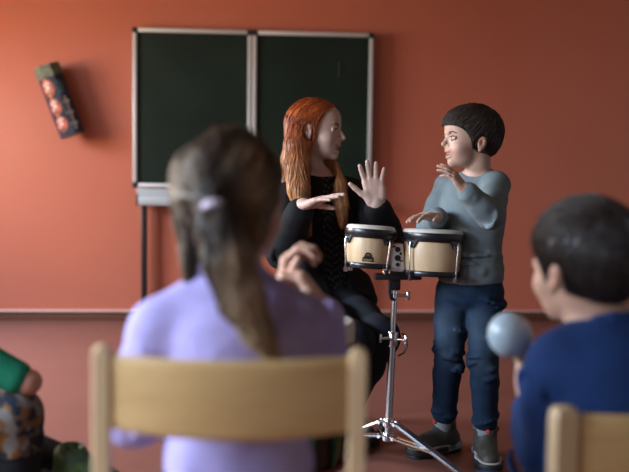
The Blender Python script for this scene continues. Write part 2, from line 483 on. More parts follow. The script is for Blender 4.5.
class Head:
    def __init__(s, O, f, sc, kid=False, tilt=(0, 0, 1), jawx=0.0):
        s.O = np.array(O, float); s.R = frm(f, tilt); s.s = sc; s.kid = kid; s.mz = 0.012 if kid else 0.0; s.nz = 0.006 if kid else 0.0
    def T(s, x, y, z): return s.O + s.R @ (np.array([x, y, z]) * s.s)
    def loc(s, V): return (V - s.O) @ s.R / s.s
    def ops(s, S, smile=1.0, face=True):
        T, R, k = s.T, s.R, s.s
        e = lambda c, r, kk=0.02, sub=False, RR=None: S.ell(T(*c), np.array(r) * k, R if RR is None else R @ RR, kk * k, sub)
        b = lambda c, r, kk=0.02, sub=False: S.ball(T(*c), r * k, kk * k, sub)
        ch = lambda pts, rr, kk=0.01, sub=False: S.chain([T(*p) for p in pts], [q * k for q in rr], kk * k, sub)
        if s.kid:
            e((-0.014, 0, 0.036), (0.101, 0.079, 0.084)); b((0.046, 0, 0.046), 0.050, 0.03)
            e((0.034, 0, -0.026), (0.053, 0.060, 0.068), 0.03); e((0.031, 0, -0.072), (0.046, 0.044, 0.034), 0.025)
            b((0.066, 0, -0.092), 0.014, 0.02); nx = -0.006
        else:
            e((-0.014, 0, 0.032), (0.099, 0.076, 0.080)); b((0.045, 0, 0.042), 0.047, 0.03)
            e((0.036, 0, -0.03), (0.055, 0.057, 0.070), 0.03); e((0.033, 0, -0.078), (0.049, 0.044, 0.034), 0.025)
            b((0.072, 0, -0.100), 0.0145, 0.02); nx = 0.0
        if not face: return S
        for sd in (-1, 1): b((0.054, sd * 0.036, -0.037), 0.0235, 0.018)
        ch([(0.080, -0.036, 0.016), (0.088, -0.012, 0.018), (0.088, 0.012, 0.018), (0.080, 0.036, 0.016)], (0.006, 0.007, 0.007, 0.006), 0.012)
        for sd in (-1, 1): b((0.099, sd * 0.032, 0.002), 0.019, 0.010, True)
        nz, mz = s.nz, s.mz
        ch([(0.086, 0, 0.006), (0.099 + nx, 0, -0.014 + nz), (0.109 + nx, 0, -0.030 + nz)], (0.0060, 0.0066, 0.0088), 0.010)
        b((0.099 + nx, 0, -0.037 + nz), 0.008, 0.006)
        for sd in (-1, 1): b((0.094 + nx, sd * 0.0115, -0.036 + nz), 0.0068, 0.005)
        e((0.077, 0, -0.058 + mz * 0.8), (0.018, 0.027, 0.021), 0.012)
        ch([(x, y, z + mz) for x, y, z in [(0.066, -0.033, -0.0545), (0.0820, -0.015, -0.0615), (0.0885, 0, -0.0615), (0.0820, 0.015, -0.0615), (0.066, 0.033, -0.0545)]], (0.003, 0.0046, 0.0054, 0.0046, 0.003), 0.004)
        ch([(x, y, z + mz) for x, y, z in [(0.066, -0.032, -0.057), (0.0800, -0.015, -0.0790), (0.0855, 0, -0.0835), (0.0800, 0.015, -0.0790), (0.066, 0.032, -0.057)]], (0.003, 0.0050, 0.0060, 0.0050, 0.003), 0.004)
        ch([(x, y, z + mz) for x, y, z in [(0.070, -0.031, -0.0570), (0.083, -0.015, -0.0700), (0.088, 0, -0.0725), (0.083, 0.015, -0.0700), (0.070, 0.031, -0.0570)]], (0.0034, 0.0066, 0.0072, 0.0066, 0.0034), 0.002, True)
        for sd in (-1, 1):
            ch([(0.080, sd * 0.017, 0.004), (0.0872, sd * 0.026, 0.0070), (0.0865, sd * 0.036, 0.0068), (0.076, sd * 0.049, 0.002)], (0.003, 0.0034, 0.0034, 0.003), 0.003)
            ch([(0.080, sd * 0.018, -0.004), (0.0862, sd * 0.031, -0.0072), (0.077, sd * 0.047, -0.004)], (0.003, 0.0034, 0.003), 0.004)
            # ear
            a = math.radians(-14); RR = np.array([[math.cos(a), 0, math.sin(a)], [0, 1, 0], [-math.sin(a), 0, math.cos(a)]])
            ez = -0.013 if s.kid else 0.0; es = 0.86 if s.kid else 1.0
            e((-0.016, sd * 0.0815, -0.004 + ez), (0.0185 * es, 0.0085, 0.032 * es), 0.005, False, RR)
            e((-0.011, sd * 0.0905, -0.003 + ez), (0.0105 * es, 0.0070, 0.021 * es), 0.004, True, RR)
            b((-0.010, sd * 0.0825, -0.012 + ez), 0.004, 0.004)
            b((-0.009, sd * 0.079, -0.034 + ez * 0.7), 0.0078 * es, 0.006)
        return S
    def tint(s, V, skin, lips=(0.42, 0.16, 0.13), blush=(0.62, 0.30, 0.22)):
        q = s.loc(V); skin = np.array(skin, float)
        t = np.tile(skin, (len(V), 1))
        def mixin(m, c):
            nonlocal t
            t = t * (1 - m[:, None]) + np.array(c)[None] * m[:, None]
        for sd in (-1, 1):
            mixin(0.35 * near(q, (0.075, sd * 0.04, -0.035), 0.006, 0.034), blush)
            mixin(0.45 * near(q, (-0.016, sd * 0.088, -0.004), 0.01, 0.04), blush)
        mixin(0.4 * near(q, (0.112, 0, -0.032), 0.004, 0.022), blush)
        lipz = -0.0585 - 0.0 * q[:, 1]
        yy = np.abs(q[:, 1])
        up = (q[:, 0] > 0.062) & (yy < 0.034)
        zc = -0.0655 + s.mz + 0.0085 * (yy / 0.03) ** 1.5
        d = np.abs(q[:, 2] - (zc - 0.0065 * (1 - yy / 0.031))) / np.maximum(0.0155 * (1 - (yy / 0.033) ** 2), 1e-3)
        mixin(np.where(up, smooth01((1.0 - d) * 3), 0) * 0.85, lips)
        for sd in (-1, 1): mixin(0.55 * near(q, (-0.010, sd * 0.085, -0.003 + (-0.013 if s.kid else 0)), 0.004, 0.016), (0.20, 0.07, 0.05))  # ear hollow: shade painted into the skin as a darker tint
        inner = up & (np.abs(q[:, 2] + 0.0715 - s.mz) < 0.004) & (q[:, 0] < 0.086) & (yy < 0.02)
        mixin(inner * 0.9, (0.08, 0.02, 0.02))
        return t
    def on_skin(s, S, p, out):
        q = s.T(*p)[None].astype(float)
        for _ in range(8): q = q - S.normal(q) * np.clip(S.sample(q) - out, -0.004, 0.004)[:, None]
        return q[0]
    def face_parts(s, parent, base, hair_col, look=(1, 0, 0), S=None):
        # eyes: globe with iris on the gaze axis
        for sd in (-1, 1):
            m = MB(); c = s.T(0.0718, sd * 0.0315, 0.0005) - base
            g = s.R @ np.array(look, float)
            X = frame_to(c, g, (0.1, 0.2, 1)); r = 0.0128 * s.s
            ang = [0, 0.22, 0.50, 0.75, 1.0, 1.3, 1.6, 2.0, 2.5, PI]
            prof = [(r * math.sin(a), r * math.cos(a) + (0.0004 if a < 0.3 else 0)) for a in ang]
            m.lathe(prof[:3], 20, X, 1); m.lathe(prof[2:], 20, X, 0)
            m.build('eye', ['sclera', 'iris'], parent)
            pts = [(0.0835, sd * 0.014, 0.0185), (0.0865, sd * 0.024, 0.0225), (0.0815, sd * 0.037, 0.0225), (0.071, sd * 0.050, 0.0165)]
            eb = MB(); eb.tube([s.on_skin(S, p, 0.0002) - base for p in pts], [0.0020 * s.s, 0.0030 * s.s, 0.0026 * s.s, 0.0012 * s.s], 8)
            eb.build('eyebrow', [solid_hair(hair_col)], parent)
            ls = MB(); ls.tube([s.T(*p) - base for p in [(0.0835, sd * 0.018, 0.0035), (0.0905, sd * 0.027, 0.0052), (0.0895, sd * 0.037, 0.005), (0.0785, sd * 0.050, 0.002)]], [0.0008 * s.s, 0.0015 * s.s, 0.0016 * s.s, 0.0008 * s.s], 6)
            ls.build('eyelash', [solid_hair((0.02, 0.012, 0.01))], parent)
        tt = Sculpt(); tt.ell(s.T(0.0690, 0, -0.0665 + s.mz), np.array((0.0170, 0.029, 0.0066)) * s.s, s.R, 0.002); tt.surface(0.0014 * s.s)
        link_mesh('teeth', np_mesh('teeth', tt.V - base, tt.Q), 'teeth', parent)

_hm = {}
def solid_hair(c):
    if c not in _hm: _hm[c] = mat('brow_hair', c, 0.6)
    return _hm[c]

def hand_ops(S, wrist, tip, palm, left, sc, curl=(12, 10, 10, 14), spread=1.0, thumb=(0.75, 0.55, 0.15), tcurl=0.25, k=0.006, fl=1.0):
    """palm + four unequal fingers with knuckle bends + thumb from the side of the palm.
    tip: point towards which the hand extends, palm: palm normal, curl: degrees per joint for index..little"""
    w = np.array(wrist, float); d = np.array(tip, float) - w; d /= np.linalg.norm(d)
    n = np.array(palm, float); n = n - d * (n @ d); n /= np.linalg.norm(n)
    t = np.cross(d, n) * (-1 if left else 1)
    P = lambda a, b, c=0.0: w + (d * a + t * b + n * c) * sc
    S.cap(P(-0.03, 0), P(0.012, 0), 0.025 * sc, 0.026 * sc, k * 2)
    kn = [(0.092, 0.030), (0.097, 0.010), (0.092, -0.011), (0.083, -0.030)]
    for (a, b), r in zip(kn, (0.0125, 0.0125, 0.012, 0.011)):
        S.cap(P(0.012, b * 0.66), P(a, b), 0.0155 * sc, (r + 0.001) * sc, 0.010 * sc)
    S.ell(P(0.055, 0.0, 0.002), np.array((0.045, 0.034, 0.0125)) * sc, np.stack([d, t, n], 1), 0.01 * sc)
    S.cap(P(0.022, 0.024, 0.007), P(0.05, 0.036, 0.008), 0.016 * sc, 0.013 * sc, 0.01 * sc)      # ball of the thumb
    S.cap(P(0.03, -0.026, 0.006), P(0.06, -0.03, 0.005), 0.012 * sc, 0.011 * sc, 0.01 * sc)
    L = [(0.040, 0.025, 0.020), (0.044, 0.028, 0.021), (0.041, 0.026, 0.020), (0.032, 0.020, 0.018)]
    sp = [0.14, 0.02, -0.10, -0.24]
    for i in range(4):
        a0 = sp[i] * spread
        dd = d * math.cos(a0) + t * math.sin(a0)
        p = P(*kn[i]); r0 = (0.0100, 0.0103, 0.0098, 0.0087)[i] * sc
        ang = 0.0; c = curl[i]
        if not isinstance(c, (tuple, list)): c = (c, c * 1.1, c * 0.7)
        for j in range(3):
            ang += math.radians(c[j])
            q = p + (dd * math.cos(ang) + n * math.sin(ang)) * L[i][j] * sc * fl
            S.cap(p, q, r0 * (1 - 0.08 * j), r0 * (1 - 0.08 * (j + 1)), 0.0035 * sc if j else 0.005 * sc)
            p = q
    td = d * thumb[0] + t * thumb[1] + n * thumb[2]; td /= np.linalg.norm(td)
    p0 = P(0.032, 0.030, 0.006); p1 = p0 + td * 0.030 * sc
    td2 = td * math.cos(tcurl) + (d * 0.9 - t * 0.3) * math.sin(tcurl); td2 /= np.linalg.norm(td2)
    p2 = p1 + td2 * 0.032 * sc; p3 = p2 + (td2 + n * 0.08) * 0.024 * sc
    S.chain([p0, p1, p2, p3], [0.0125 * sc, 0.0105 * sc, 0.0098 * sc, 0.0078 * sc], 0.006 * sc)
    return S

def strands(S, n, flow, steps, step, rad, col, seed, off=0.002, jit=0.15, keep=None, lift=0.0):
    """locks of hair traced over a sculpt's surface along a flow; returns verts, quads, colours"""
    r = np.random.default_rng(seed)
    V = S.V
    if keep is not None: V = V[keep(V)]
    P = V[r.integers(0, len(V), n)] + r.normal(size=(n, 3)) * 0.001
    bias = r.normal(size=(n, 3)) * jit
    offs = off * r.uniform(0.2, 1.3, n)
    path = [];
    for k in range(steps):
        N = S.normal(P)
        P = P - N * (S.sample(P) - offs - lift * (k / steps) ** 2 * r.uniform(0, 1, n))[:, None]
        path.append(P.copy())
        g = flow(P) + bias
        g = g - N * (g * N).sum(1, keepdims=True)
        g /= np.maximum(np.linalg.norm(g, axis=1, keepdims=True), 1e-6)
        P = P + g * step
    path = np.stack(path, 1)                                   # n, steps, 3
    T = np.gradient(path, axis=1); T /= np.maximum(np.linalg.norm(T, axis=2, keepdims=True), 1e-9)
    up = np.array([0.3, 0.2, 1.0]); a = np.cross(T, up); a /= np.maximum(np.linalg.norm(a, axis=2, keepdims=True), 1e-6); b = np.cross(T, a)
    w = np.array([0.55 + 0.45 * math.sin(PI * min(1, (k + 0.6) / steps)) if k < steps - 1 else 0.08 for k in range(steps)])
    rr = (rad * r.uniform(0.6, 1.4, n))[:, None, None] * w[None, :, None]
    ring = [path + (a * math.cos(q) + b * math.sin(q)) * rr for q in (0, 2.094, 4.189)]
    VV = np.stack(ring, 2)                                     # n, steps, 3(ring), 3
    base = np.arange(n)[:, None, None] * steps * 3 + np.arange(steps - 1)[None, :, None] * 3
    i0 = np.arange(3)[None, None, :]; i1 = (np.arange(3)[None, None, :] + 1) % 3
    Q = np.stack([base + i0, base + i1, base + 3 + i1, base + 3 + i0], -1).reshape(-1, 4)
    c = col(VV.reshape(-1, 3)) if callable(col) else np.tile(np.array(col, float), (n * steps * 3, 1))
    c = c * np.repeat(r.uniform(0.65, 1.4, n), steps * 3)[:, None]
    return VV.reshape(-1, 3), Q, c

def limb(S, pts, rads, k=0.02): return S.chain(pts, rads, k)

def torso_ops(S, chest, waist, pelvis, shL, shR, f, size, infl=0.0, neck=None):
    """size: (depth, half width) of rib cage, waist, hips"""
    R = frm(f); (cd, cw), (wd, ww), (pd, pw) = size
    S.ell(chest, (cd + infl, cw + infl, 0.56 * abs(shL[2] + shR[2] - 2 * waist[2]) / 2 + infl), R, 0.03)
    S.ell(waist, (wd + infl, ww + infl, 0.62 * (chest[2] - pelvis[2]) + infl), R, 0.05)
    S.ell(pelvis, (pd + infl, pw + infl, pd * 1.0 + infl), R, 0.05)
    return S

def base_at(p): return np.array([p[0], p[1], 0.0])

# ------------------------------------------------------------------ joints and anchor points, metres in the room
J = {'boy': {'anL': [0.8157, 2.924, 0.1282],
         'anR': [0.6808, 3.0242, 0.1185],
         'chest': [0.7658, 2.9891, 0.8458],
         'elL': [0.7582, 2.7478, 0.8375],
         'elR': [0.6302, 3.0557, 0.7865],
         'head': [0.7439, 2.9675, 1.0833],
         'hipL': [0.8057, 2.9555, 0.558],
         'hipR': [0.7098, 3.0128, 0.5532],
         'knL': [0.7985, 2.9228, 0.3738],
         'knR': [0.6907, 2.9718, 0.3813],
         'neck': [0.7784, 2.9963, 0.9605],
         'pelvis': [0.7601, 2.9812, 0.5884],
         'shL': [0.8232, 2.9202, 0.9286],
         'shR': [0.6989, 3.0801, 0.921],
         'tipL': [0.5889, 2.7127, 1.0083],
         'tipR': [0.5473, 2.8656, 0.8522],
         'waist': [0.7668, 2.9794, 0.7111],
         'wrL': [0.6718, 2.72, 0.9179],
         'wrR': [0.6289, 2.9077, 0.825]},
 'boy2': {'chest': [0.6231, 1.4664, 0.6293],
          'elL': [0.5286, 1.5336, 0.4828],
          'elR': [0.7908, 1.5146, 0.5004],
          'hdL': [0.5329, 1.6319, 0.5976],
          'head': [0.5895, 1.532, 0.8085],
          'hipL': [0.5838, 1.4426, 0.3952],
          'hipR': [0.7024, 1.4532, 0.3892],
          'knL': [0.4945, 1.7644, 0.2986],
          'knR': [0.8348, 1.7975, 0.2852],
          'neck': [0.6225, 1.5035, 0.7263],
          'pelvis': [0.6376, 1.4397, 0.4128],
          'shL': [0.5314, 1.4646, 0.6472],
          'shR': [0.7317, 1.4915, 0.6758],
          'waist': [0.6301, 1.4469, 0.5053],
          'wrL': [0.5339, 1.618, 0.544],
          'wrR': [0.7684, 1.6598, 0.3972]},
 'girl': {'chest': [-0.0202, 1.4308, 0.7051],
          'elL': [-0.1755, 1.4331, 0.5706],
          'elR': [0.1414, 1.5701, 0.5771],
          'hdL': [0.1013, 1.7892, 0.7869],
          'hdR': [0.1068, 1.7485, 0.7852],
          'head': [-0.0158, 1.4805, 0.9129],
          'hipL': [-0.0614, 1.4162, 0.4572],
          'hipR': [0.0503, 1.4078, 0.4586],
          'knL': [-0.0697, 1.7481, 0.3073],
          'knR': [0.0371, 1.7595, 0.3013],
          'locks': [([[-0.0322, 1.454, 1.0177], [-0.0567, 1.3977, 0.9771], [-0.0521, 1.3633, 0.9229]], [0.022, 0.026, 0.014]),
                    ([[-0.0002, 1.4508, 1.007], [-0.0121, 1.3932, 0.9623], [-0.0416, 1.3625, 0.923]], [0.022, 0.026, 0.014]),
                    ([[-0.0887, 1.4453, 0.9754], [-0.0865, 1.4122, 0.9365], [-0.0537, 1.3678, 0.9136]], [0.02, 0.022, 0.016]),
                    ([[-0.0489, 1.3594, 0.914], [-0.0403, 1.3294, 0.8829], [-0.0251, 1.3147, 0.8341], [-0.0043, 1.3091, 0.779], [0.0195, 1.3139, 0.7309], [0.0425, 1.3295, 0.6919]], [0.011, 0.024, 0.031, 0.028, 0.019, 0.006]),
                    ([[-0.0814, 1.4608, 0.9194], [-0.0852, 1.4471, 0.8638], [-0.0874, 1.4335, 0.8122], [-0.0887, 1.4311, 0.7773]], [0.016, 0.014, 0.01, 0.004]),
                    ([[-0.1071, 1.484, 0.9347], [-0.1043, 1.4697, 0.8783], [-0.0983, 1.455, 0.8196]], [0.01, 0.008, 0.003]), ([[0.0261, 1.4532, 0.9289], [0.0072, 1.4306, 0.8737], [-0.0081, 1.3982, 0.8258]], [0.022, 0.024, 0.014]),
                    ([[-0.0217, 1.4362, 0.9208], [-0.0306, 1.4229, 0.866], [-0.0302, 1.4199, 0.8235]], [0.05, 0.04, 0.02])],
          'neck': [-0.0229, 1.4581, 0.8034],
          'pelvis': [-0.0056, 1.3935, 0.4807],
          'shL': [-0.1326, 1.4298, 0.7118],
          'shR': [0.0933, 1.4529, 0.7142],
          'tie': [-0.0487, 1.3524, 0.9143],
          'tie_axis': [0.12, -0.35, -1],
          'waist': [-0.0127, 1.4019, 0.5908],
          'wrL': [-0.1501, 1.602, 0.4283],
          'wrL2': [0.0476, 1.6843, 0.6682],
          'wrR': [0.1563, 1.7383, 0.6961]},
 'kid': {'ank': [-0.522, 2.015, 0.1789],
         'chest': [-0.7711, 2.0909, 0.5503],
         'elL': [-0.6712, 2.2748, 0.4172],
         'elR': [-0.4723, 1.9937, 0.4979],
         'ftL': [-0.4134, 2.0945, 0.2821],
         'head': [-0.6753, 2.1003, 0.7856],
         'hipL': [-0.788, 2.158, 0.3454],
         'hipR': [-0.7214, 1.9756, 0.3979],
         'knL': [-0.5455, 2.2054, 0.2846],
         'knR': [-0.4876, 2.0095, 0.4199],
         'neck': [-0.7197, 2.0944, 0.6555],
         'pelvis': [-0.8151, 2.0809, 0.3634],
         'shL': [-0.7342, 2.2031, 0.6128],
         'shR': [-0.6505, 1.9934, 0.5828],
         'wrL': [-0.6111, 2.069, 0.4161],
         'wrR': [-0.5967, 2.189, 0.423]},
 'misc': {'bL_bot': [0.4055, 2.9427, 0.6521],
          'bL_top': [0.4144, 2.951, 0.7778],
          'bR_bot': [0.6137, 2.925, 0.6284],
          'bR_top': [0.6192, 2.9345, 0.7672],
          'chA_L': [-0.201, 1.3045, 0.7137],
          'chA_R': [0.1626, 1.2767, 0.7156],
          'chA_bb': [-0.02, 1.281, 0.5792],
          'chA_bt': [-0.0209, 1.2895, 0.6974],
          'chB_L': [0.4883, 1.3447, 0.6104],
          'dj_c': [0.1095, 2.0285, 0.6255],
          'dj_fr': [0.2626, 1.9108, 0.5513],
          'dj_low': [0.219, 1.898, 0.3238],
          'dj_rim': [0.2317, 1.9198, 0.6438],
          'mar_hand': [0.531, 1.6318, 0.5938],
          'maraca': [0.4879, 1.6105, 0.6718],
          'pole_bot': [0.4741, 2.8496, 0.1258],
          'pole_mid': [0.4896, 2.8813, 0.4457],
          'pole_top': [0.4966, 2.9123, 0.6063]},
 'woman': {'anL': [0.3713, 3.246, 0.0742],
           'anR': [0.2764, 3.1336, 0.0877],
           'chest': [0.2848, 3.396, 0.816],
           'elL': [0.5245, 3.2803, 0.7202],
           'elR': [0.1336, 3.1869, 0.6817],
           'head': [0.2623, 3.3795, 1.1238],
           'hipL': [0.3701, 3.394, 0.4574],
           'hipR': [0.2484, 3.3033, 0.4633],
           'knL': [0.4539, 2.9922, 0.412],
           'knR': [0.3522, 2.9092, 0.4075],
           'locks': [([[0.2024, 3.3559, 1.1513], [0.1908, 3.3306, 1.0654], [0.1861, 3.2947, 0.9806], [0.1916, 3.2484, 0.9013], [0.209, 3.2214, 0.8232], [0.2232, 3.2047, 0.7453]], [0.045, 0.046, 0.044, 0.036, 0.024, 0.01]),
                     ([[0.2037, 3.4344, 1.1253], [0.1916, 3.4675, 1.0119], [0.1854, 3.4698, 0.8966], [0.1784, 3.4634, 0.8003]], [0.05, 0.05, 0.045, 0.03]),
                     ([[0.2896, 3.4404, 1.0206], [0.3241, 3.3949, 0.9828], [0.3426, 3.3437, 0.9196], [0.3512, 3.3076, 0.8465], [0.3575, 3.2866, 0.7701]], [0.02, 0.026, 0.03, 0.026, 0.01])],
           'neck': [0.2753, 3.3975, 0.9671],
           'pelvis': [0.3148, 3.3794, 0.4748],
           'shL': [0.3996, 3.4423, 0.8843],
           'shR': [0.1597, 3.3288, 0.866],
           'tipL': [0.4353, 3.1156, 0.9937],
           'tipR': [0.3078, 2.9678, 0.8986],
           'waist': [0.2947, 3.3918, 0.6261],
           'wrL': [0.458, 3.1341, 0.8541],
           'wrR': [0.191, 3.0538, 0.851]}}

# ------------------------------------------------------------------ the room
def slab(name, boxes, m):
    b = MB()
    for c, s in boxes: b.box(c, s)
    return structure(b.build(name, m))
T_ = 0.2
slab('floor', [(((XL + XR) / 2, (YF + YB) / 2, -0.05), (XR - XL + 0.4, YB - YF + 0.4, 0.1))], 'floor')
slab('ceiling', [(((XL + XR) / 2, (YF + YB) / 2, ZC + 0.05), (XR - XL + 0.4, YB - YF + 0.4, 0.1))], 'ceiling')
slab('wall_back', [(((XL + XR) / 2, YB + T_ / 2, ZC / 2), (XR - XL + 0.4, T_, ZC))], 'wall')
slab('wall_front', [(((XL + XR) / 2, YF - T_ / 2, ZC / 2), (XR - XL + 0.4, T_, ZC))], 'plaster')
slab('wall_right', [((XR + T_ / 2, (YF + YB) / 2, ZC / 2), (T_, YB - YF, ZC))], 'plaster')
ys = sorted(WINDOWS); bx = []
edges = [YF] + [e for w_ in ys for e in w_] + [YB]
for i in range(0, len(edges), 2):
    a, b = edges[i], edges[i + 1]
    bx.append(((XL - T_ / 2, (a + b) / 2, ZC / 2), (T_, b - a, ZC)))
for a, b in ys:
    bx.append(((XL - T_ / 2, (a + b) / 2, WIN_Z[0] / 2), (T_, b - a, WIN_Z[0])))
    bx.append(((XL - T_ / 2, (a + b) / 2, (WIN_Z[1] + ZC) / 2), (T_, b - a, ZC - WIN_Z[1])))
slab('wall_left', bx, 'wall')
for i, (a, b) in enumerate(ys):
    r = bpy.data.objects.new('window_%d' % (i + 1), None); COL.objects.link(r); r.location = (XL - 0.1, (a + b) / 2, WIN_Z[0]); structure(r)
    fr = MB(); w_, h_ = b - a, WIN_Z[1] - WIN_Z[0]
    for c, s in (((0, -w_ / 2 + 0.03, h_ / 2), (0.07, 0.06, h_)), ((0, w_ / 2 - 0.03, h_ / 2), (0.07, 0.06, h_)), ((0, 0, 0.03), (0.07, w_ - 0.12, 0.06)),
                 ((0, 0, h_ - 0.03), (0.07, w_ - 0.12, 0.06)), ((0, 0, h_ / 2), (0.06, 0.06, h_ - 0.12))): fr.box(c, s, 0.006)
    fr.build('window_frame', 'white', r)
    MB().box((0, 0, h_ / 2), (0.008, w_ - 0.1, h_ - 0.1)).build('pane', 'glass', r)
    MB().box((0.16, 0, -0.015), (0.22, w_ + 0.1, 0.03), 0.006).build('window_sill', 'white', r)

def skirting(side, c, s, cap_c, cap_s):
    b = MB().box(c, s, 0.003).box(cap_c, cap_s, 0.003, 1)
    return structure(b.build('baseboard_' + side, ['base', 'base_top']))
skirting('back', ((XL + XR) / 2, YB - 0.006, 0.0275), (XR - XL, 0.012, 0.055), ((XL + XR) / 2, YB - 0.013, 0.061), (XR - XL, 0.026, 0.012))
skirting('right', (XR - 0.007, (YF + YB) / 2, 0.029), (0.014, YB - YF - 0.04, 0.058), (XR - 0.009, (YF + YB) / 2, 0.064), (0.018, YB - YF - 0.04, 0.012))
skirting('left', (XL + 0.007, (YF + YB) / 2, 0.029), (0.014, YB - YF - 0.04, 0.058), (XL + 0.009, (YF + YB) / 2, 0.064), (0.018, YB - YF - 0.04, 0.012))

# ------------------------------------------------------------------ chalkboard
BX0, BX1, BZ0, BZ1, BY = -0.709, 0.801, 0.858, 1.848, 5.76
board = thing('chalkboard', 'dark green two-panel chalkboard in an aluminium frame on the orange wall', 'chalkboard', ((BX0 + BX1) / 2, BY, 0))
cx = (BX0 + BX1) / 2
def board_panel(x0, x1, marks):
    fw = 0.024
    p = MB().box(((x0 + x1) / 2 - cx, 0.006, (BZ0 + BZ1) / 2), (x1 - x0 - 0.03, 0.018, BZ1 - BZ0 - 0.03)).build('writing_panel', ['chalk', 'chalk_mark'], board)
    f = MB()
    f.box((x0 + fw / 2 - cx, 0, (BZ0 + BZ1) / 2), (fw, 0.04, BZ1 - BZ0 - 0.03), 0.004); f.box((x1 - fw / 2 - cx, 0, (BZ0 + BZ1) / 2), (fw, 0.04, BZ1 - BZ0 - 0.03), 0.004)
    f.box(((x0 + x1) / 2 - cx, 0, BZ1 - fw / 2), (x1 - x0 - 0.03, 0.04, fw), 0.004); f.box(((x0 + x1) / 2 - cx, 0, BZ0 + fw / 2), (x1 - x0 - 0.03, 0.04, fw), 0.004)
    f.build('panel_frame', 'alu', p)
    for px in (x0 + 0.014, x1 - 0.014):
        for pz in (BZ0 + 0.014, BZ1 - 0.014): MB().box((px - cx, -0.001, pz), (0.036, 0.046, 0.036), 0.006).build('corner_cap', 'black', p)
    return p
pl = board_panel(BX0, 0.031, False); pr = board_panel(0.037, BX1, True)
# faint, half wiped chalk writing near the right edge
mk = MB()
def stroke(pts, w=0.006): mk.tube([(x - cx, -0.0035, z) for x, z in pts], w, 6, 0, None, 0.15)
stroke([(0.585, 1.575), (0.59, 1.62), (0.586, 1.662)], 0.007)
stroke([(0.63, 1.585), (0.65, 1.60), (0.655, 1.64)], 0.004); stroke([(0.645, 1.61), (0.68, 1.618), (0.722, 1.616)], 0.006); stroke([(0.66, 1.60), (0.69, 1.585), (0.72, 1.60)], 0.0035)
mk.build('chalk_writing', 'chalk_mark', pr)
tr = MB(); L0, L1 = BX0 + 0.032, BX1 - 0.032
tr.box(((L0 + L1) / 2 - cx, -0.03, 0.775), (L1 - L0, 0.09, 0.062), 0.008); tr.box(((L0 + L1) / 2 - cx, -0.01, 0.836), (L1 - L0 + 0.02, 0.05, 0.026), 0.006)
tr.box(((L0 + L1) / 2 - cx, -0.02, 0.815), (L1 - L0, 0.03, 0.02), 0.003)
t_o = tr.build('chalk_tray', 'alu_dark', board)
for px in (L0 + 0.001, L1 - 0.001): MB().box((px - cx, -0.03, 0.776), (0.012, 0.094, 0.068), 0.004).build('end_cap', 'black', t_o)
for px in (-0.640, 0.732):
    lg = MB().box((px - cx, 0.0, 0.38), (0.036, 0.04, 0.744), 0.004).box((px - cx, -0.08, 0.015), (0.05, 0.22, 0.03), 0.006)
    lg.build('leg', 'blackmetal', board)

# ------------------------------------------------------------------ printed cardboard tube hanging askew on the wall
M['print_navy'] = mat('print_navy', (0.018, 0.028, 0.05), 0.35, var=0.5, vscale=22)
M['print_teal'] = mat('print_teal', (0.06, 0.12, 0.16), 0.35, var=0.4, vscale=14)
M['print_orange'] = mat('print_orange', (0.36, 0.065, 0.025), 0.4, var=0.3, vscale=30)
M['print_white'] = mat('print_white', (0.55, 0.57, 0.60), 0.4)
M['print_cap'] = mat('print_cap', (0.22, 0.22, 0.14), 0.4, var=0.85, vscale=38, col2=(0.02, 0.045, 0.05))
tb = thing('wall_tube', 'dark printed cardboard tube hanging askew on the orange wall', 'tube', (-1.148, 5.705, 1.385))
tb.rotation_euler = (0, -math.radians(20.5), 0)
HH = 0.225; rr_ = 0.080
def octo(r, z, n=8, ph=PI / 8): return [(r * math.cos(ph + 2 * PI * i / n), r * 0.95 * math.sin(ph + 2 * PI * i / n), z) for i in range(n)]
def prism(m, r, z0, z1, mi):
    V = octo(r, z0) + octo(r, z1); n = 8
    m.add(V, [[i, (i + 1) % n, n + (i + 1) % n, n + i] for i in range(n)] + [list(range(n))[::-1], list(range(n, 2 * n))], mi)
def wallpt(a, z, out=0.002):
    """point on the tube's face: a = angle from the front, octagon section"""
    th = -PI / 2 + a; k = round((th - 0) / (PI / 4)) * (PI / 4); r = rr_ * math.cos(PI / 8) / math.cos(th - k)
    return Vector((math.cos(th) * (r + out), math.sin(th) * (r + out) * 0.95, z))
def patch(m, a0, z0, outline, mi, out):
    V = [wallpt(a0, z0, out)] + [wallpt(a0 + x / rr_, z0 + z, out) for x, z in outline]
    n = len(outline); m.add(V, [[0, 1 + i, 1 + (i + 1) % n] for i in range(n)], mi)
def disc(m, a0, z0, rx, rz, mi, out): patch(m, a0, z0, [(rx * math.cos(t * PI / 10), rz * math.sin(t * PI / 10)) for t in range(20)], mi, out)
bodyb = MB(); prism(bodyb, rr_, -HH, HH - 0.075, 0)
for z0, rz in ((0.085, 0.058), (-0.035, 0.055), (-0.145, 0.050)):
    disc(bodyb, -0.42, z0, 0.042, rz, 1, 0.0015)
    for dx, dz, q in ((-0.014, 0.022, 0.008), (0.012, 0.028, 0.008), (0.006, 0.002, 0.009), (-0.02, -0.012, 0.007)): disc(bodyb, -0.42 + dx / rr_, z0 + dz, q, q * 1.1, 2, 0.003)
    disc(bodyb, -0.42, z0 - 0.035, 0.016, 0.008, 3, 0.003)
for z0 in (-0.02, -0.09, -0.16):
    patch(bodyb, 0.62, z0, [(-0.008, -0.04), (0.008, -0.04), (0.008, -0.01), (0.026, -0.012), (0.026, 0.006), (0.008, 0.008), (0.007, 0.035), (-0.007, 0.035), (-0.008, 0.008), (-0.024, 0.004), (-0.024, -0.012), (-0.008, -0.01)], 2, 0.0025)
disc(bodyb, 0.55, 0.075, 0.028, 0.045, 4, 0.002)
bodyb.build('tube_body', ['print_navy', 'print_orange', 'print_white', 'black', 'print_teal'], tb)
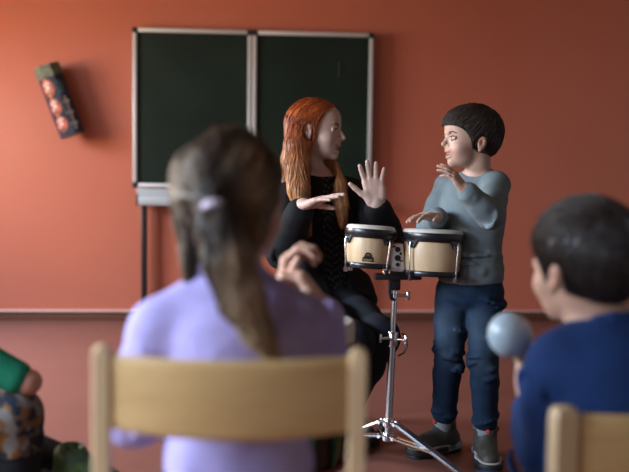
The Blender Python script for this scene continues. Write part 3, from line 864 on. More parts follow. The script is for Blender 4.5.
cp = MB(); prism(cp, rr_ + 0.004, HH - 0.078, HH, 0); cp.build('tube_lid', 'print_cap', tb)

# ------------------------------------------------------------------ chairs
def chair(label, loc, rotz, width, seat_h, back_h, post=(0.037, 0.030), panel_h=0.118, panel_top=0.018, depth=0.36, group=None):
    """faces local +y; origin under the middle of the rear posts"""
    t = thing('wooden_chair', label, 'chair', loc, rotz, group)
    pw, pd = post
    for sx in (-1, 1):
        x = sx * width / 2
        b = MB()
        n = 7
        pts = [(x, -0.015 + 0.05 * max(0, (seat_h - z)) ** 1.2 * -1.2 - 0.0 * z, z) for z in [0.0, seat_h * 0.5, seat_h, (seat_h + back_h) / 2, back_h - 0.02]]
        # rounded-rectangle section swept up, with a softly domed top
        prof = [(-1, -0.55), (-0.8, -0.9), (0.8, -0.9), (1, -0.55), (1, 0.55), (0.8, 0.9), (-0.8, 0.9), (-1, 0.55)]
        rings = [(p, 1.0) for p in pts] + [((pts[-1][0], pts[-1][1], back_h - 0.008), 0.93), ((pts[-1][0], pts[-1][1], back_h - 0.002), 0.72), ((pts[-1][0], pts[-1][1], back_h), 0.42)]
        V = []; F = []
        for p, s in rings: V += [(p[0] + a * pw / 2 * s, p[1] + c * pd / 2 * s, p[2]) for a, c in prof]
        for i in range(len(rings) - 1):
            for k in range(8): F.append([i * 8 + k, i * 8 + (k + 1) % 8, (i + 1) * 8 + (k + 1) % 8, (i + 1) * 8 + k])
        F += [list(range(8))[::-1], [8 * (len(rings) - 1) + k for k in range(8)]]
        b.add(V, F, 0, True); b.build('rear_leg', 'beech_z', t)
    # bowed plywood back rest between the posts
    n = 24; th = 0.012; V = []; F = []
    z1 = back_h - panel_top; z0 = z1 - panel_h; w2 = width / 2 - pw / 2 + 0.004
    rows = [(z0 + 0.000, 0.35), (z0 + 0.004, 0.8), (z0 + 0.012, 1.0), (z1 - 0.012, 1.0), (z1 - 0.004, 0.8), (z1, 0.35)]
    def yb(x): return -0.014 - 0.030 * (1 - (x / w2) ** 2)
    for side in (1, -1):
        for z, s in rows:
            for i in range(n + 1):
                x = -w2 + 2 * w2 * i / n; V.append((x, yb(x) + side * s * th / 2, z - 0.008 * (1 - (x / w2) ** 2) * (1 if z < (z0 + z1) / 2 else 0.3)))
    R_ = len(rows); W_ = n + 1
    for sd in (0, 1):
        for r in range(R_ - 1):
            for i in range(n):
                q = sd * R_ * W_ + r * W_ + i; F.append([q, q + 1, q + W_ + 1, q + W_])
    for r in range(R_ - 1):
        for i in (0, n): F.append([r * W_ + i, (r + 1) * W_ + i, R_ * W_ + (r + 1) * W_ + i, R_ * W_ + r * W_ + i])
    for r in (0, R_ - 1):
        for i in range(n): F.append([r * W_ + i, r * W_ + i + 1, R_ * W_ + r * W_ + i + 1, R_ * W_ + r * W_ + i])
    MB().add(V, F, 0, True).build('backrest', 'beech_x', t)
    MB().box((0, depth / 2 + 0.005, seat_h - 0.008), (width + 0.03, depth, 0.016), 0.007).build('seat', 'beech_x', t)
    for sx in (-1, 1):
        MB().box((sx * width / 2, depth - 0.02, (seat_h - 0.016) / 2), (0.034, 0.034, seat_h - 0.016), 0.008).build('front_leg', 'beech_z', t)
        MB().box((sx * width / 2, depth / 2, seat_h - 0.045), (0.020, depth - 0.06, 0.05), 0.004).build('side_rail', 'beech_x', t)
    MB().box((0, depth - 0.02, seat_h - 0.045), (width - 0.03, 0.020, 0.05), 0.004).build('front_rail', 'beech_x', t)
    return t
mj = J['misc']
chair('light beech chair the child with the blond-brown ponytail sits on', ((mj['chA_L'][0] + mj['chA_R'][0]) / 2, (mj['chA_L'][1] + mj['chA_R'][1]) / 2, 0), -math.radians(4.4), 0.366, 0.385, 0.717, post=(0.026, 0.024), panel_h=0.108, panel_top=0.0125)
chair('small beech chair under the boy in the blue sweater, cut off at the frame edge', (mj['chB_L'][0] + 0.17, mj['chB_L'][1] + 0.03, 0), math.radians(10), 0.345, 0.335, 0.613, post=(0.043, 0.034), panel_h=0.11, panel_top=0.012)
chair('small beech chair under the child in the green shirt', (-0.90, 2.02, 0), -math.radians(84), 0.34, 0.285, 0.56)

st = thing('wooden_stool', 'low round wooden stool under the woman in black', 'stool', (0.315, 3.40, 0))
MB().lathe([(0, 0.372), (0.15, 0.372), (0.158, 0.378), (0.16, 0.388), (0.156, 0.397), (0.148, 0.400), (0, 0.400)], 40).build('seat', 'stool', st)
for a in (30, 150, 270):
    c, s = math.cos(math.radians(a)), math.sin(math.radians(a))
    MB().tube([(0.11 * c, 0.11 * s, 0.375), (0.15 * c, 0.15 * s, 0.0)], [0.018, 0.014], 12).build('leg', 'stool', st)

# ------------------------------------------------------------------ bongos on their stand
stand = thing('drum_stand', 'chrome tripod stand carrying the pair of bongo drums', 'stand', (mj['pole_bot'][0], mj['pole_bot'][1] + 0.04, 0))
sb = np.array(stand.location)
pb = A(sb[0], sb[1], 0.085); pt = A(*mj['pole_top']) + A(0, 0.03, 0.0)
ax_ = (pt - pb) / np.linalg.norm(pt - pb); at = lambda z: pb + ax_ * (z - 0.085) - sb
MB().tube([at(0.085), at(0.42)], 0.0122, 20).build('lower_tube', 'steel', stand)
MB().tube([at(0.40), at(0.60)], 0.0095, 20).build('upper_tube', 'chrome', stand)
for z, r, h in ((0.145, 0.021, 0.028), (0.098, 0.021, 0.028), (0.42, 0.018, 0.05)):
    X = frame_to(at(z), ax_); cl = MB(); cl.lathe([(0, -h / 2), (r * 0.9, -h / 2), (r, -h / 2 + 0.003), (r, h / 2 - 0.003), (r * 0.9, h / 2), (0, h / 2)], 24, X)
    cl.build('collar', 'chrome', stand)
def wing(z, ang, name='wing_bolt'):
    c = A(math.cos(ang), math.sin(ang), 0); p = at(z)
    b = MB().tube([p, p + c * 0.042], 0.0055, 10); q = p + c * 0.046
    b.box((0, 0, 0), (0.012, 0.006, 0.030), 0.003, 0, frame_to(q, ax_, c)); b.build(name, 'chrome', stand)
wing(0.42, math.radians(-25)); wing(0.565, math.radians(-15)); wing(0.425, math.radians(200), 'bolt_head')
hk = MB().tube([at(0.44) + A(0.03, -0.005, 0), at(0.43) + A(0.045, -0.005, 0), at(0.40) + A(0.05, -0.005, 0), at(0.375) + A(0.04, -0.005, 0), at(0.365) + A(0.02, -0.005, 0)], 0.003, 8)
hk.build('memory_key', 'blackmetal', stand)
FOOT = 0.29
for ang in (-38, 88, 140):
    a = math.radians(ang); c = A(math.cos(a), math.sin(a), 0); sd = A(-c[1], c[0], 0)
    top = at(0.145) + c * 0.028; foot = c * FOOT + A(0, 0, 0.012); low = at(0.098) + c * 0.026
    lg = MB()
    for q in (-1, 1):
        d = foot - top
        lg.tube([top + sd * q * 0.008, foot + sd * q * 0.004 - d * 0.03], 0.0095, 8, 0, None, 0.8)
    mid = top + (foot - top) * 0.5
    lg.box((0, 0, 0), (0.012, 0.018, 0.014), 0.003, 0, frame_to(top, foot - top, sd))
    lo = lg.build('leg', 'steel', stand)
    br = MB()
    for q in (-1, 1): br.tube([low + sd * q * 0.012, mid + sd * q * 0.012], 0.0095, 8, 0, None, 0.6)
    br.tube([mid - sd * 0.017, mid + sd * 0.017], 0.005, 10)
    br.tube([low - sd * 0.02, low + sd * 0.02], 0.006, 10); br.tube([top - sd * 0.02, top + sd * 0.02], 0.006, 10)
    br.build('leg_brace', 'chrome', lo)
    MB().tube([foot + A(0, 0, 0.012) - c * 0.012, foot + c * 0.004 + A(0, 0, 0.0), foot + c * 0.016 - A(0, 0, 0.006)], [0.010, 0.012, 0.009], 12).build('rubber_foot', 'rubber', lo)
hd = MB(); top = at(0.60)
hd.box(tuple(top + A(0, 0, 0.012)), (0.034, 0.036, 0.06), 0.006); hd.tube([top + A(-0.016, -0.012, 0.04), top + A(-0.020, -0.014, -0.02), top + A(-0.012, -0.012, -0.045), top + A(0.0, -0.010, -0.05)], 0.006, 10)
hd.build('mount_clamp', 'blackmetal', stand)

bong = thing('bongo_drums', 'pair of pale wooden bongo drums joined by a chrome block on a stand', 'drum', (0.51, 2.935, 0.63))
bo = np.array(bong.location)
def drum(pt_, pb_, rt, rb, lug_angles, badge):
    top = A(*pt_) + A(0, 0.0, 0.011); bot = A(*pb_) + A(0, 0, 0.006); axis = (top - bot) / np.linalg.norm(top - bot); Hd = np.linalg.norm(top - bot)
    X = frame_to(top - bo, axis)
    shell = MB(); h0, h1 = -0.036, -Hd - 0.004
    prof = [(0, h0)] + [(rt * 0.935 + (rb - rt * 0.935) * t - 0.004 * math.sin(PI * t) * -1, h0 + (h1 - h0) * t) for t in np.linspace(0, 1, 10)] + [(rb * 0.88, h1), (rb * 0.86, h0 - 0.03), (0, h0 - 0.03)]
    shell.lathe(prof, 56, X)
    so = shell.build('drum_shell', 'stave', bong)
    if badge:
        b = MB(); a0 = math.radians(-100); n = 10
        def sp(u, z, out):
            t = (z - h0) / (h1 - h0); r = rt * 0.935 + (rb - rt * 0.935) * t + 0.004 * math.sin(PI * t) + out; th = a0 + u / r
            return X @ Vector((r * math.cos(th), r * math.sin(th), z))
        zc = h0 + (h1 - h0) * 0.66
        out = [(-0.018, -0.013), (0.018, -0.013), (0.018, -0.001), (0.013, 0.002), (0.009, 0.013), (0.004, 0.017), (-0.004, 0.017), (-0.009, 0.013), (-0.013, 0.002), (-0.018, -0.001)]
        b.add([sp(0, zc, 0.0022)] + [sp(u, zc + z, 0.002) for u, z in out], [[0, i + 1, (i + 1) % 10 + 1] for i in range(10)], 0)
        for u0 in (-0.012, -0.006, 0.0, 0.006, 0.012):
            b.add([sp(u0 - 0.0022, zc - 0.010, 0.003), sp(u0 + 0.0022, zc - 0.010, 0.003), sp(u0 + 0.0022, zc - 0.004, 0.003), sp(u0 - 0.0022, zc - 0.004, 0.003)], [[0, 1, 2, 3]], 1)
        for i in range(8):
            t0, t1 = PI * i / 8, PI * (i + 1) / 8
            b.add([sp(0.006 * math.cos(t0), zc + 0.004 + 0.008 * math.sin(t0), 0.003), sp(0.006 * math.cos(t1), zc + 0.004 + 0.008 * math.sin(t1), 0.003), sp(0.0045 * math.cos(t1), zc + 0.004 + 0.006 * math.sin(t1), 0.003), sp(0.0045 * math.cos(t0), zc + 0.004 + 0.006 * math.sin(t0), 0.003)], [[0, 1, 2, 3]], 1)
        b.build('badge', ['black', 'gold'], so)
    MB().lathe([(0, 0.004), (rt * 0.80, 0.0045), (rt * 0.93, 0.003), (rt * 0.985, -0.002), (rt, -0.009), (rt, -0.018), (0, -0.018)], 56, X).build('drum_head', 'skinhead', bong)
    ho = MB().lathe([(rt * 0.94, -0.009), (rt * 1.045, -0.009), (rt * 1.06, -0.013), (rt * 1.05, -0.028), (rt * 0.99, -0.038), (rt * 0.93, -0.038), (rt * 0.94, -0.009)], 56, X)
    for la in lug_angles:
        a = math.radians(la); c = Vector((math.cos(a), math.sin(a), 0)); s_ = Vector((-c.y, c.x, 0)); r = rt * 1.0
        V = []
        for o_ in (0.004, -0.010):
            for u, z in ((-0.030, -0.022), (0.030, -0.022), (0.008, -0.058), (-0.008, -0.058)):
                th = a + u / r; V.append(Vector((math.cos(th) * (r + o_), math.sin(th) * (r + o_), z)))
        ho.add(V, [[0, 1, 2, 3], [7, 6, 5, 4], [0, 4, 5, 1], [1, 5, 6, 2], [2, 6, 7, 3], [3, 7, 4, 0]], 0, False, X)
    ho.build('tension_rim', 'blackmetal', bong)
    MB().lathe([(rb * 0.9, h1 + 0.016), (rb + 0.006, h1 + 0.016), (rb + 0.008, h1 + 0.012), (rb + 0.008, h1 + 0.002), (rb + 0.005, h1 - 0.002), (rb * 0.9, h1 - 0.002), (rb * 0.9, h1 + 0.016)], 56, X).build('bottom_ring', 'blackmetal', bong)
    for la in lug_angles:
        a = math.radians(la); c = A(math.cos(a), math.sin(a), 0)
        p0 = c * (rt * 1.0 + 0.010) + A(0, 0, -0.050); p1 = c * (rb + 0.016) + A(0, 0, h1 - 0.010)
        r_ = MB().tube([p0 - c * 0.014, p0 + A(0, 0, 0.008), p0, p1], [0.0026, 0.0032, 0.0028, 0.0028], 10, 0, X)
        r_.lathe([(0, -0.007), (0.0065, -0.007), (0.0065, 0.007), (0, 0.007)], 6, X @ frame_to(p1, p0 - p1), 0, False)
        r_.box(tuple(c * (rb + 0.010) + A(0, 0, h1 + 0.006)), (0.016, 0.016, 0.014), 0.003, 1, X)
        r_.build('tuning_rod', ['chrome', 'blackmetal'], bong)
drum(mj['bL_top'], mj['bL_bot'], 0.0815, 0.066, (-52, 38, 128, 200), True)
drum(mj['bR_top'], mj['bR_bot'], 0.1005, 0.087, (-53, 37, 127, 217), False)
# chrome joining block with holes, and the black bar under it
bk = MB(); c0 = A(0.497, 2.925, 0.690) - bo
ww = [(0.045, 0.020), (0.022, 0.0225), (0.0, 0.0245), (-0.028, 0.0265), (-0.052, 0.0285)]
V = []; F = []
for z, w_ in ww:
    for x, y in ((-w_, 0.03), (-w_, -0.012), (-w_ * 0.6, -0.022), (w_ * 0.6, -0.022), (w_, -0.012), (w_, 0.03)): V.append(tuple(c0 + A(x - z * 0.02, y, z)))
for i in range(4):
    for k in range(6): F.append([i * 6 + k, i * 6 + (k + 1) % 6, (i + 1) * 6 + (k + 1) % 6, (i + 1) * 6 + k])
F += [[0, 1, 2, 3, 4, 5], [24 + k for k in range(6)][::-1]]
bk.add(V, F, 0, False)
blk = bk.build('joining_block', 'plate', bong)
bl = MB()
for z, r in ((0.028, 0.009), (0.0, 0.010), (-0.022, 0.0065)):
    X = frame_to(c0 + A(-z * 0.02, -0.022, z), (0, -1, 0)); bl.lathe([(0, 0.002), (r * 0.5, 0.002), (r, 0.0035), (r, 0), (0, 0)], 16, X)
bl.box(tuple(c0 + A(-0.012, -0.0225, 0.037)), (0.010, 0.003, 0.006), 0.001); bl.box(tuple(c0 + A(0.012, -0.0225, -0.010)), (0.012, 0.003, 0.005), 0.001); bl.box(tuple(c0 + A(0.010, -0.0225, 0.014)), (0.008, 0.003, 0.008), 0.001)
bl.build('bolt_holes', 'black', blk)
MB().box((0, 0, 0), (0.155, 0.030, 0.020), 0.004, 0, Matrix.Translation(Vector(c0) + Vector((0.006, 0.0, -0.064)))).box(tuple(c0 + A(0.004, -0.012, -0.05)), (0.056, 0.025, 0.012), 0.004).build('mounting_bar', 'blackmetal', bong)

# ------------------------------------------------------------------ goblet drum in front of the ponytail child
dj = thing('goblet_drum', 'dark goblet drum with red and green ropes, half hidden by the lavender-shirted child', 'drum', (mj['dj_c'][0], mj['dj_c'][1] + 0.02, 0))
zr = 0.628
MB().lathe([(0, 0.02), (0.105, 0.0), (0.118, 0.0), (0.115, 0.03), (0.080, 0.14), (0.078, 0.19), (0.098, 0.25), (0.124, 0.33), (0.132, 0.44), (0.133, 0.54), (0.134, zr - 0.012), (0.12, zr - 0.012), (0.0, zr - 0.03)], 48).build('drum_body', 'djembe', dj)
MB().lathe([(0, zr + 0.003), (0.12, zr + 0.003), (0.138, zr), (0.1435, zr - 0.008), (0.1435, zr - 0.07), (0.1395, zr - 0.07), (0.139, zr - 0.03), (0, zr - 0.01)], 48).build('drum_head', 'skinhead', dj)
M['rope_green'] = mat('rope_green', (0.012, 0.085, 0.035), 0.7, bump=0.6, bscale=300)
M['rope_red'] = mat('rope_red', (0.16, 0.014, 0.018), 0.7, bump=0.6, bscale=300)
M['rope_yellow'] = mat('rope_yellow', (0.16, 0.17, 0.03), 0.7)
M['fur'] = mat('fur_trim', (0.28, 0.21, 0.11), 0.8, var=0.4, vscale=50)
rz_ = lambda z: 0.146 if z > 0.55 else float(np.interp(z, [0.25, 0.33, 0.44, 0.55], [0.104, 0.130, 0.138, 0.143]))
for k in range(12):
    a = 2 * PI * k / 12; b = MB()
    f_ = lambda t, s: (rz_(0.585 - 0.28 * t) * math.cos(a + s * t * PI / 12), rz_(0.585 - 0.28 * t) * math.sin(a + s * t * PI / 12), 0.585 - 0.28 * t)
    b.tube([f_(t, 1) for t in np.linspace(0, 1, 7)], 0.0058, 8); b.tube([f_(t, -1) for t in np.linspace(0, 1, 7)], 0.0058, 8)
    b.build('rope', 'rope_yellow' if k == 11 else 'rope_green', dj)
for z, r in ((0.575, 0.148), (0.300, 0.122)):
    MB().tube([(r * math.cos(t), r * math.sin(t), z) for t in np.linspace(0, 2 * PI, 49)], 0.0075, 8).build('rope_ring', 'rope_red', dj)
fz = MB(); rn = random.Random(3)
for k in range(220):
    a = rn.uniform(0, 2 * PI); l = rn.uniform(0.03, 0.075); o_ = rn.uniform(0.008, 0.035)
    c, s = math.cos(a), math.sin(a); a2 = a + rn.uniform(-0.1, 0.1)
    fz.tube([(0.143 * c, 0.143 * s, zr - 0.06), ((0.146 + o_ * 0.7) * c, (0.146 + o_ * 0.7) * s, zr - 0.06 - l * 0.4), ((0.147 + o_) * math.cos(a2), (0.147 + o_) * math.sin(a2), zr - 0.06 - l)], [0.003, 0.0025, 0.0006], 4)
fz.build('fur_fringe', 'fur', dj)

# ------------------------------------------------------------------ maraca
mr = thing('maraca', 'pale grey maraca held up by the boy in the blue sweater', 'maraca', tuple(mj['maraca']))
hv = A(*mj['mar_hand']) - A(*mj['maraca']); hv /= np.linalg.norm(hv); X = frame_to((0, 0, 0), -hv)
M['maraca'] = mat('maraca_grey_paint', (0.33, 0.42, 0.48), 0.28, var=0.04, vscale=20)
R0 = 0.0405
MB().lathe([(0, R0 * 1.06)] + [(R0 * math.sin(t) * (1 if t < 1.8 else 1), R0 * math.cos(t) * (1.06 if t < PI / 2 else 1.10)) for t in np.linspace(0.12, PI - 0.30, 22)] + [(0.0115, -R0 * 1.12), (0, -R0 * 1.12)], 40, X).build('shaker_ball', 'maraca', mr)
MB().lathe([(0, -0.040), (0.0115, -0.040), (0.0105, -0.056), (0.009, -0.075), (0.0095, -0.11), (0.012, -0.135), (0.009, -0.142), (0, -0.143)], 20, X).build('handle', 'beech_z', mr)
# ------------------------------------------------------------------ people
def jv(name): return {k: np.array(v, float) for k, v in J[name].items() if k != 'locks'}
def mixv(a, b, t): return a + (b - a) * t
def arm(S, sh, el, wr, ru, re, rw, k=0.02, infl=0.0, upto=1.0):
    S.chain([sh, mixv(sh, el, 0.45), el, mixv(el, wr, 0.35), mixv(el, wr, upto)], [ru + infl, ru * 0.95 + infl, re + infl, re * 0.98 + infl, (rw if upto > 0.95 else rw * 1.08) + infl], k)
def leg(S, hp, kn, an, rh, rk, rc, ra, k=0.03, infl=0.0, upto=1.0, back=(0, 0, 0)):
    cal = mixv(kn, an, 0.35) + np.array(back) * 0.02
    S.chain([hp, mixv(hp, kn, 0.5), kn], [rh + infl, (rh + rk) / 2 * 1.03 + infl, rk + infl], k)
    S.chain([kn, cal, mixv(kn, an, upto)], [rk + infl, rc + infl, ra + infl], k)
def folds(S, p, axis, r, n, amp, seed, span=0.06, k=0.006):
    """creases: thin rolls of cloth round a bent joint"""
    rg = np.random.default_rng(seed); axis = np.array(axis, float); axis /= np.linalg.norm(axis)
    a = np.cross(axis, [0.3, 0.9, 0.2]); a /= np.linalg.norm(a); b = np.cross(axis, a)
    for i in range(n):
        t0 = rg.uniform(0, 6.28); ln = rg.uniform(0.9, 2.2); o = rg.uniform(-span, span); sl = rg.uniform(-0.025, 0.025)
        pts = [np.array(p) + axis * (o + sl * (q - 0.5)) + (a * math.cos(t0 + ln * q) + b * math.sin(t0 + ln * q)) * (r * (1.0 - 0.06)) for q in np.linspace(0, 1, 6)]
        S.chain(pts, [amp * 0.2, amp * 0.8, amp * 1.1, amp * 1.1, amp * 0.8, amp * 0.2], k + 0.010)

def shoe(parent, base, ankle, toe_dir, L, name='shoe', colors=('leather', 'sole_white', 'sole_dark'), high=True, floor_z=0.0, tab=True, up=None, lace='sole_dark'):
    """walking shoe: upper (the shoe itself) with sole, tread, side insert, laces and pull tab"""
    f = np.array(toe_dir, float); f /= np.linalg.norm(f); l = np.cross([0, 0, 1.0], f) if up is None else np.cross(up, f); l /= np.linalg.norm(l); u = np.cross(f, l)
    o = np.array(ankle, float).copy()
    if up is None: o[2] = floor_z
    R = np.stack([f, l, u], 1); q = L / 0.20; P = lambda x, y, z: o + R @ (np.array([x, y, z]) * q)
    up_ = Sculpt()
    up_.chain([P(-0.040, 0, 0.045), P(0.02, 0, 0.048), P(0.08, -0.003, 0.040), P(0.115, -0.004, 0.034)], [0.033 * q, 0.034 * q, 0.034 * q, 0.030 * q], 0.012)
    up_.cap(P(-0.015, 0, 0.045), P(-0.008, 0, 0.104 if high else 0.07), 0.040 * q, 0.041 * q, 0.02)
    up_.cap(P(0.012, 0, 0.082 if high else 0.06), P(0.07, 0, 0.055), 0.022 * q, 0.022 * q, 0.015)
    up_.chain([P(-0.048, 0, 0.112 if high else 0.075), P(-0.008, 0.038, 0.112 if high else 0.078), P(0.030, 0, 0.122 if high else 0.08), P(-0.008, -0.038, 0.112 if high else 0.078), P(-0.048, 0, 0.112 if high else 0.075)], [0.0085 * q] * 5, 0.006)
    up_.cut(P(0, 0, 0.022), -u, 0.003)
    up_.ball(P(-0.008, 0, 0.150 if high else 0.11), 0.028 * q, 0.006, True)
    up_.surface(0.0032)
    me = np_mesh(name, up_.V - base, up_.Q); so = link_mesh(name, me, colors[0], parent)
    def solepart(nm, z0, z1, infl, m, xs=(-0.045, 0.118)):
        s_ = Sculpt()
        s_.chain([P(xs[0], 0, (z0 + z1) / 2), P(0.02, 0, (z0 + z1) / 2), P(0.075, -0.003, (z0 + z1) / 2), P(xs[1], -0.004, (z0 + z1) / 2)], [(0.035 + infl) * q, (0.034 + infl) * q, (0.039 + infl) * q, (0.033 + infl) * q], 0.02)
        s_.cut(P(0, 0, z1), u, 0.003); s_.cut(P(0, 0, z0), -u, 0.003); s_.surface(0.003)
        link_mesh(nm, np_mesh(nm, s_.V - base, s_.Q), m, so)
    solepart('sole', 0.010, 0.037, 0.0050, colors[1]); solepart('tread', 0.0, 0.013, 0.001, colors[2]); solepart('toe_guard', 0.012, 0.034, 0.0058, colors[2], (0.108, 0.120))
    for sd in (-1, 1):
        ins = MB(); ins.box((0, 0, 0), (0.05 * q, 0.003, 0.010 * q), 0.001, 0, Matrix(np.vstack([np.hstack([R, (P(-0.005, sd * 0.0395, 0.025) - base)[:, None]]), [0, 0, 0, 1]]).tolist()))
        ins.build('side_insert', 'sole_blue', so)
    lc = MB()
    for i, x in enumerate((0.028, 0.044, 0.060)):
        z = 0.098 - i * 0.0125 if high else 0.080 - i * 0.008
        lc.tube([P(x - 0.004, -0.022, z - 0.014) - base, P(x, 0, z) - base, P(x - 0.004, 0.022, z - 0.014) - base], 0.0026 * q, 6)
    lc.build('laces', lace, so)
    if tab:
        MB().box((0, 0, 0), (0.006, 0.014, 0.018), 0.002, 0, Matrix.Translation(Vector(P(-0.060, 0, 0.116) - base))).build('pull_tab', 'orange', so)
        MB().box((0, 0, 0), (0.012, 0.016, 0.012), 0.003, 0, Matrix.Translation(Vector(P(0.041, 0, 0.114) - base))).build('tongue_label', 'orange', so)
    return so

def hair_cap(S, H, thick=0.012, fz=0.045, sides=True, nape=-0.062):
    T, k = H.T, H.s
    if H.kid: S.ell(T(-0.014, 0, 0.036), (np.array((0.101, 0.079, 0.084)) + thick) * k, H.R, 0.02)
    else: S.ell(T(-0.014, 0, 0.032), (np.array((0.099, 0.076, 0.080)) + thick) * k, H.R, 0.02)
    S.ell(T(-0.055, 0, 0.0), np.array((0.055, 0.062, 0.07)) * k, H.R, 0.03 * k)

# ---------------- the standing boy
def make_boy():
    j = jv('boy'); base = base_at((j['anL'] + j['anR']) / 2)
    p = thing('person', 'standing boy in grey-blue long-sleeved shirt and blue jeans by the drums', 'person', tuple(base))
    f = A(-0.50, -0.86, 0); R = frm(f)
    skin = (0.50, 0.31, 0.235)
    H = Head(j['head'], (-0.992, -0.13, 0.03), 0.89, True)
    size = ((0.078, 0.106), (0.072, 0.090), (0.080, 0.102))
    j['anL2'] = A(j['anL'][0], j['anL'][1] + 0.01, 0.075); j['anR2'] = A(j['anR'][0] + 0.01, j['anR'][1] + 0.01, 0.075)
    S = Sculpt(); H.ops(S)
    S.chain([H.T(-0.030, 0, -0.04), H.T(-0.036, 0, -0.09), j['neck'] + A(0.010, 0.01, -0.02)], [0.046, 0.039, 0.045], 0.014)
    torso_ops(S, j['chest'], j['waist'], j['pelvis'], j['shL'], j['shR'], f, size, -0.006)
    for s_ in 'LR':
        S.cap(j['neck'] + A(0, 0, -0.025), j['sh' + s_], 0.042, 0.038, 0.03)
        arm(S, j['sh' + s_], j['el' + s_], j['wr' + s_], 0.034, 0.029, 0.021, 0.02)
        leg(S, j['hip' + s_], j['kn' + s_], j['an' + s_ + '2'], 0.048, 0.037, 0.034, 0.027, 0.012)
        fd = A(-0.1, -1, 0) if s_ == 'L' else A(-0.83, -0.55, 0); S.cap(j['an' + s_ + '2'] + A(0, 0, -0.03), j['an' + s_ + '2'] + fd * 0.07 + A(0, 0, -0.042), 0.026, 0.022, 0.02)
    hand_ops(S, j['wrL'], j['wrL'] + A(-0.64, 0.02, 0.76), (-0.66, 0.55, -0.50), True, 0.61, curl=(12, 15, 18, 22), spread=0.3, thumb=(0.85, 0.35, 0.35))
    hand_ops(S, j['wrR'], j['wrR'] + A(-0.80, -0.55, 0.10), (-0.1, -0.15, -1), False, 0.74, curl=(14, 12, 14, 18), spread=1.2, thumb=(0.75, 0.6, 0.2))
    S.surface(0.0026)
    organic(S, 'body', 'skin', p, base, lambda V: H.tint(V, skin))
    H.face_parts(p, base, (0.085, 0.055, 0.042), look=(1, -0.05, 0.05), S=S)
    # shirt
    C = Sculpt(); torso_ops(C, j['chest'], j['waist'], j['pelvis'] + A(0, 0, 0.03), j['shL'], j['shR'], f, size, 0.007)
    for s_ in 'LR':
        C.cap(j['neck'] + A(0, 0, -0.035), j['sh' + s_] + A(0, 0, 0.004), 0.043, 0.043, 0.03)
        arm(C, j['sh' + s_], j['el' + s_], j['wr' + s_], 0.042, 0.037, 0.029, 0.02, 0.003, 0.88 if s_ == 'L' else 0.93)
        folds(C, j['el' + s_], j['wr' + s_] - j['sh' + s_], 0.036, 7, 0.0065, 3 if s_ == 'L' else 5, 0.07)
        folds(C, mixv(j['el' + s_], j['wr' + s_], 0.7), j['wr' + s_] - j['el' + s_], 0.030, 5, 0.005, 8, 0.04)
    folds(C, j['waist'] + A(0, 0, -0.03), (0.1, 0, 1), 0.098, 7, 0.008, 12, 0.06, 0.012)
    neckc = j['neck'] + A(0.0, 0, 0.012)
    C.chain([neckc + R @ A(0.050 * math.cos(t), 0.052 * math.sin(t), -0.006 - 0.016 * math.cos(t)) for t in np.linspace(0, 2 * PI, 15)], [0.0075] * 15, 0.010)
    C.cap(neckc + A(0, 0, 0.06), neckc + A(0, 0, -0.01), 0.045, 0.042, 0.004, True)
    C.cut(j['pelvis'] + A(0, 0, 0.012), (0.05, 0, -1), 0.006)
    C.surface(0.0042); wrinkle(C, 0.0022, [(25, 25, 55)] * 4 + [(60, 60, 90)] * 3, 4)
    organic(C, 'shirt', 'cloth', p, base, (0.155, 0.195, 0.212))
    # jeans
    D = Sculpt(); D.ell(j['pelvis'] + A(0, 0, -0.005), (0.088, 0.113, 0.085), R, 0.03)
    for s_ in 'LR':
        kn, an = j['kn' + s_], j['an' + s_ + '2']
        leg(D, j['hip' + s_], kn, an, 0.060, 0.047, 0.045, 0.039, 0.012, 0.002, 0.80)
        folds(D, kn + A(0, 0, -0.045), (0, 0, 1), 0.051, 9, 0.008, 31 if s_ == 'L' else 37, 0.035, 0.008)
        folds(D, kn + A(0, 0, 0.02), (0.1, 0, 1), 0.053, 6, 0.006, 41 if s_ == 'L' else 47, 0.05, 0.008)
        folds(D, mixv(kn, an, 0.76), (0, 0, 1), 0.043, 4, 0.006, 51 if s_ == 'L' else 57, 0.02, 0.006)
        folds(D, j['hip' + s_] + A(0, -0.01, -0.02), (0.4, 0, 1), 0.066, 4, 0.006, 61, 0.03, 0.01)
    D.surface(0.0042); wrinkle(D, 0.0020, [(30, 30, 60)] * 4, 9)
    jc = np.array((0.009, 0.024, 0.052)); jl = np.array((0.042, 0.066, 0.10))
    def jt(V):
        m = np.zeros(len(V))
        for s_ in 'LR':
            m = np.maximum(m, 0.75 * near(V, mixv(j['hip' + s_], j['kn' + s_], 0.62) + A(0, -0.05, 0), 0.02, 0.105)); m = np.maximum(m, 0.55 * near(V, j['kn' + s_] + A(0, -0.05, -0.02), 0.01, 0.08))
        return jc * (1 - m[:, None]) + jl * m[:, None]
    jn = organic(D, 'jeans', 'denim', p, base, jt)
    for s_ in 'LR':
        an = j['an' + s_ + '2']; sk = Sculpt(); sk.cap(mixv(j['kn' + s_], an, 0.70), an + A(0, 0, -0.01), 0.034, 0.033, 0.01)
        folds(sk, an + A(0, 0, 0.05), (0, 0, 1), 0.033, 4, 0.004, 71, 0.02, 0.005); sk.surface(0.004)
        link_mesh('sock', np_mesh('sock', sk.V - base, sk.Q), 'sock', p)
        shoe(p, base, an, A(-0.10, -1, 0) if s_ == 'L' else A(-0.86, -0.51, 0), 0.195)
    # short dark hair
    K = Sculpt(); hair_cap(K, H, 0.011)
    T, k = H.T, H.s
    K.ball(T(0.046, 0, 0.050), 0.057 * k, 0.02)
    K.ell(T(0.087, 0, -0.056), np.array((0.084, 0.17, 0.108)) * k, H.R, 0.006, True)
    K.cut(T(-0.03, 0, -0.052), H.R @ A(0.25, 0, -1), 0.010)
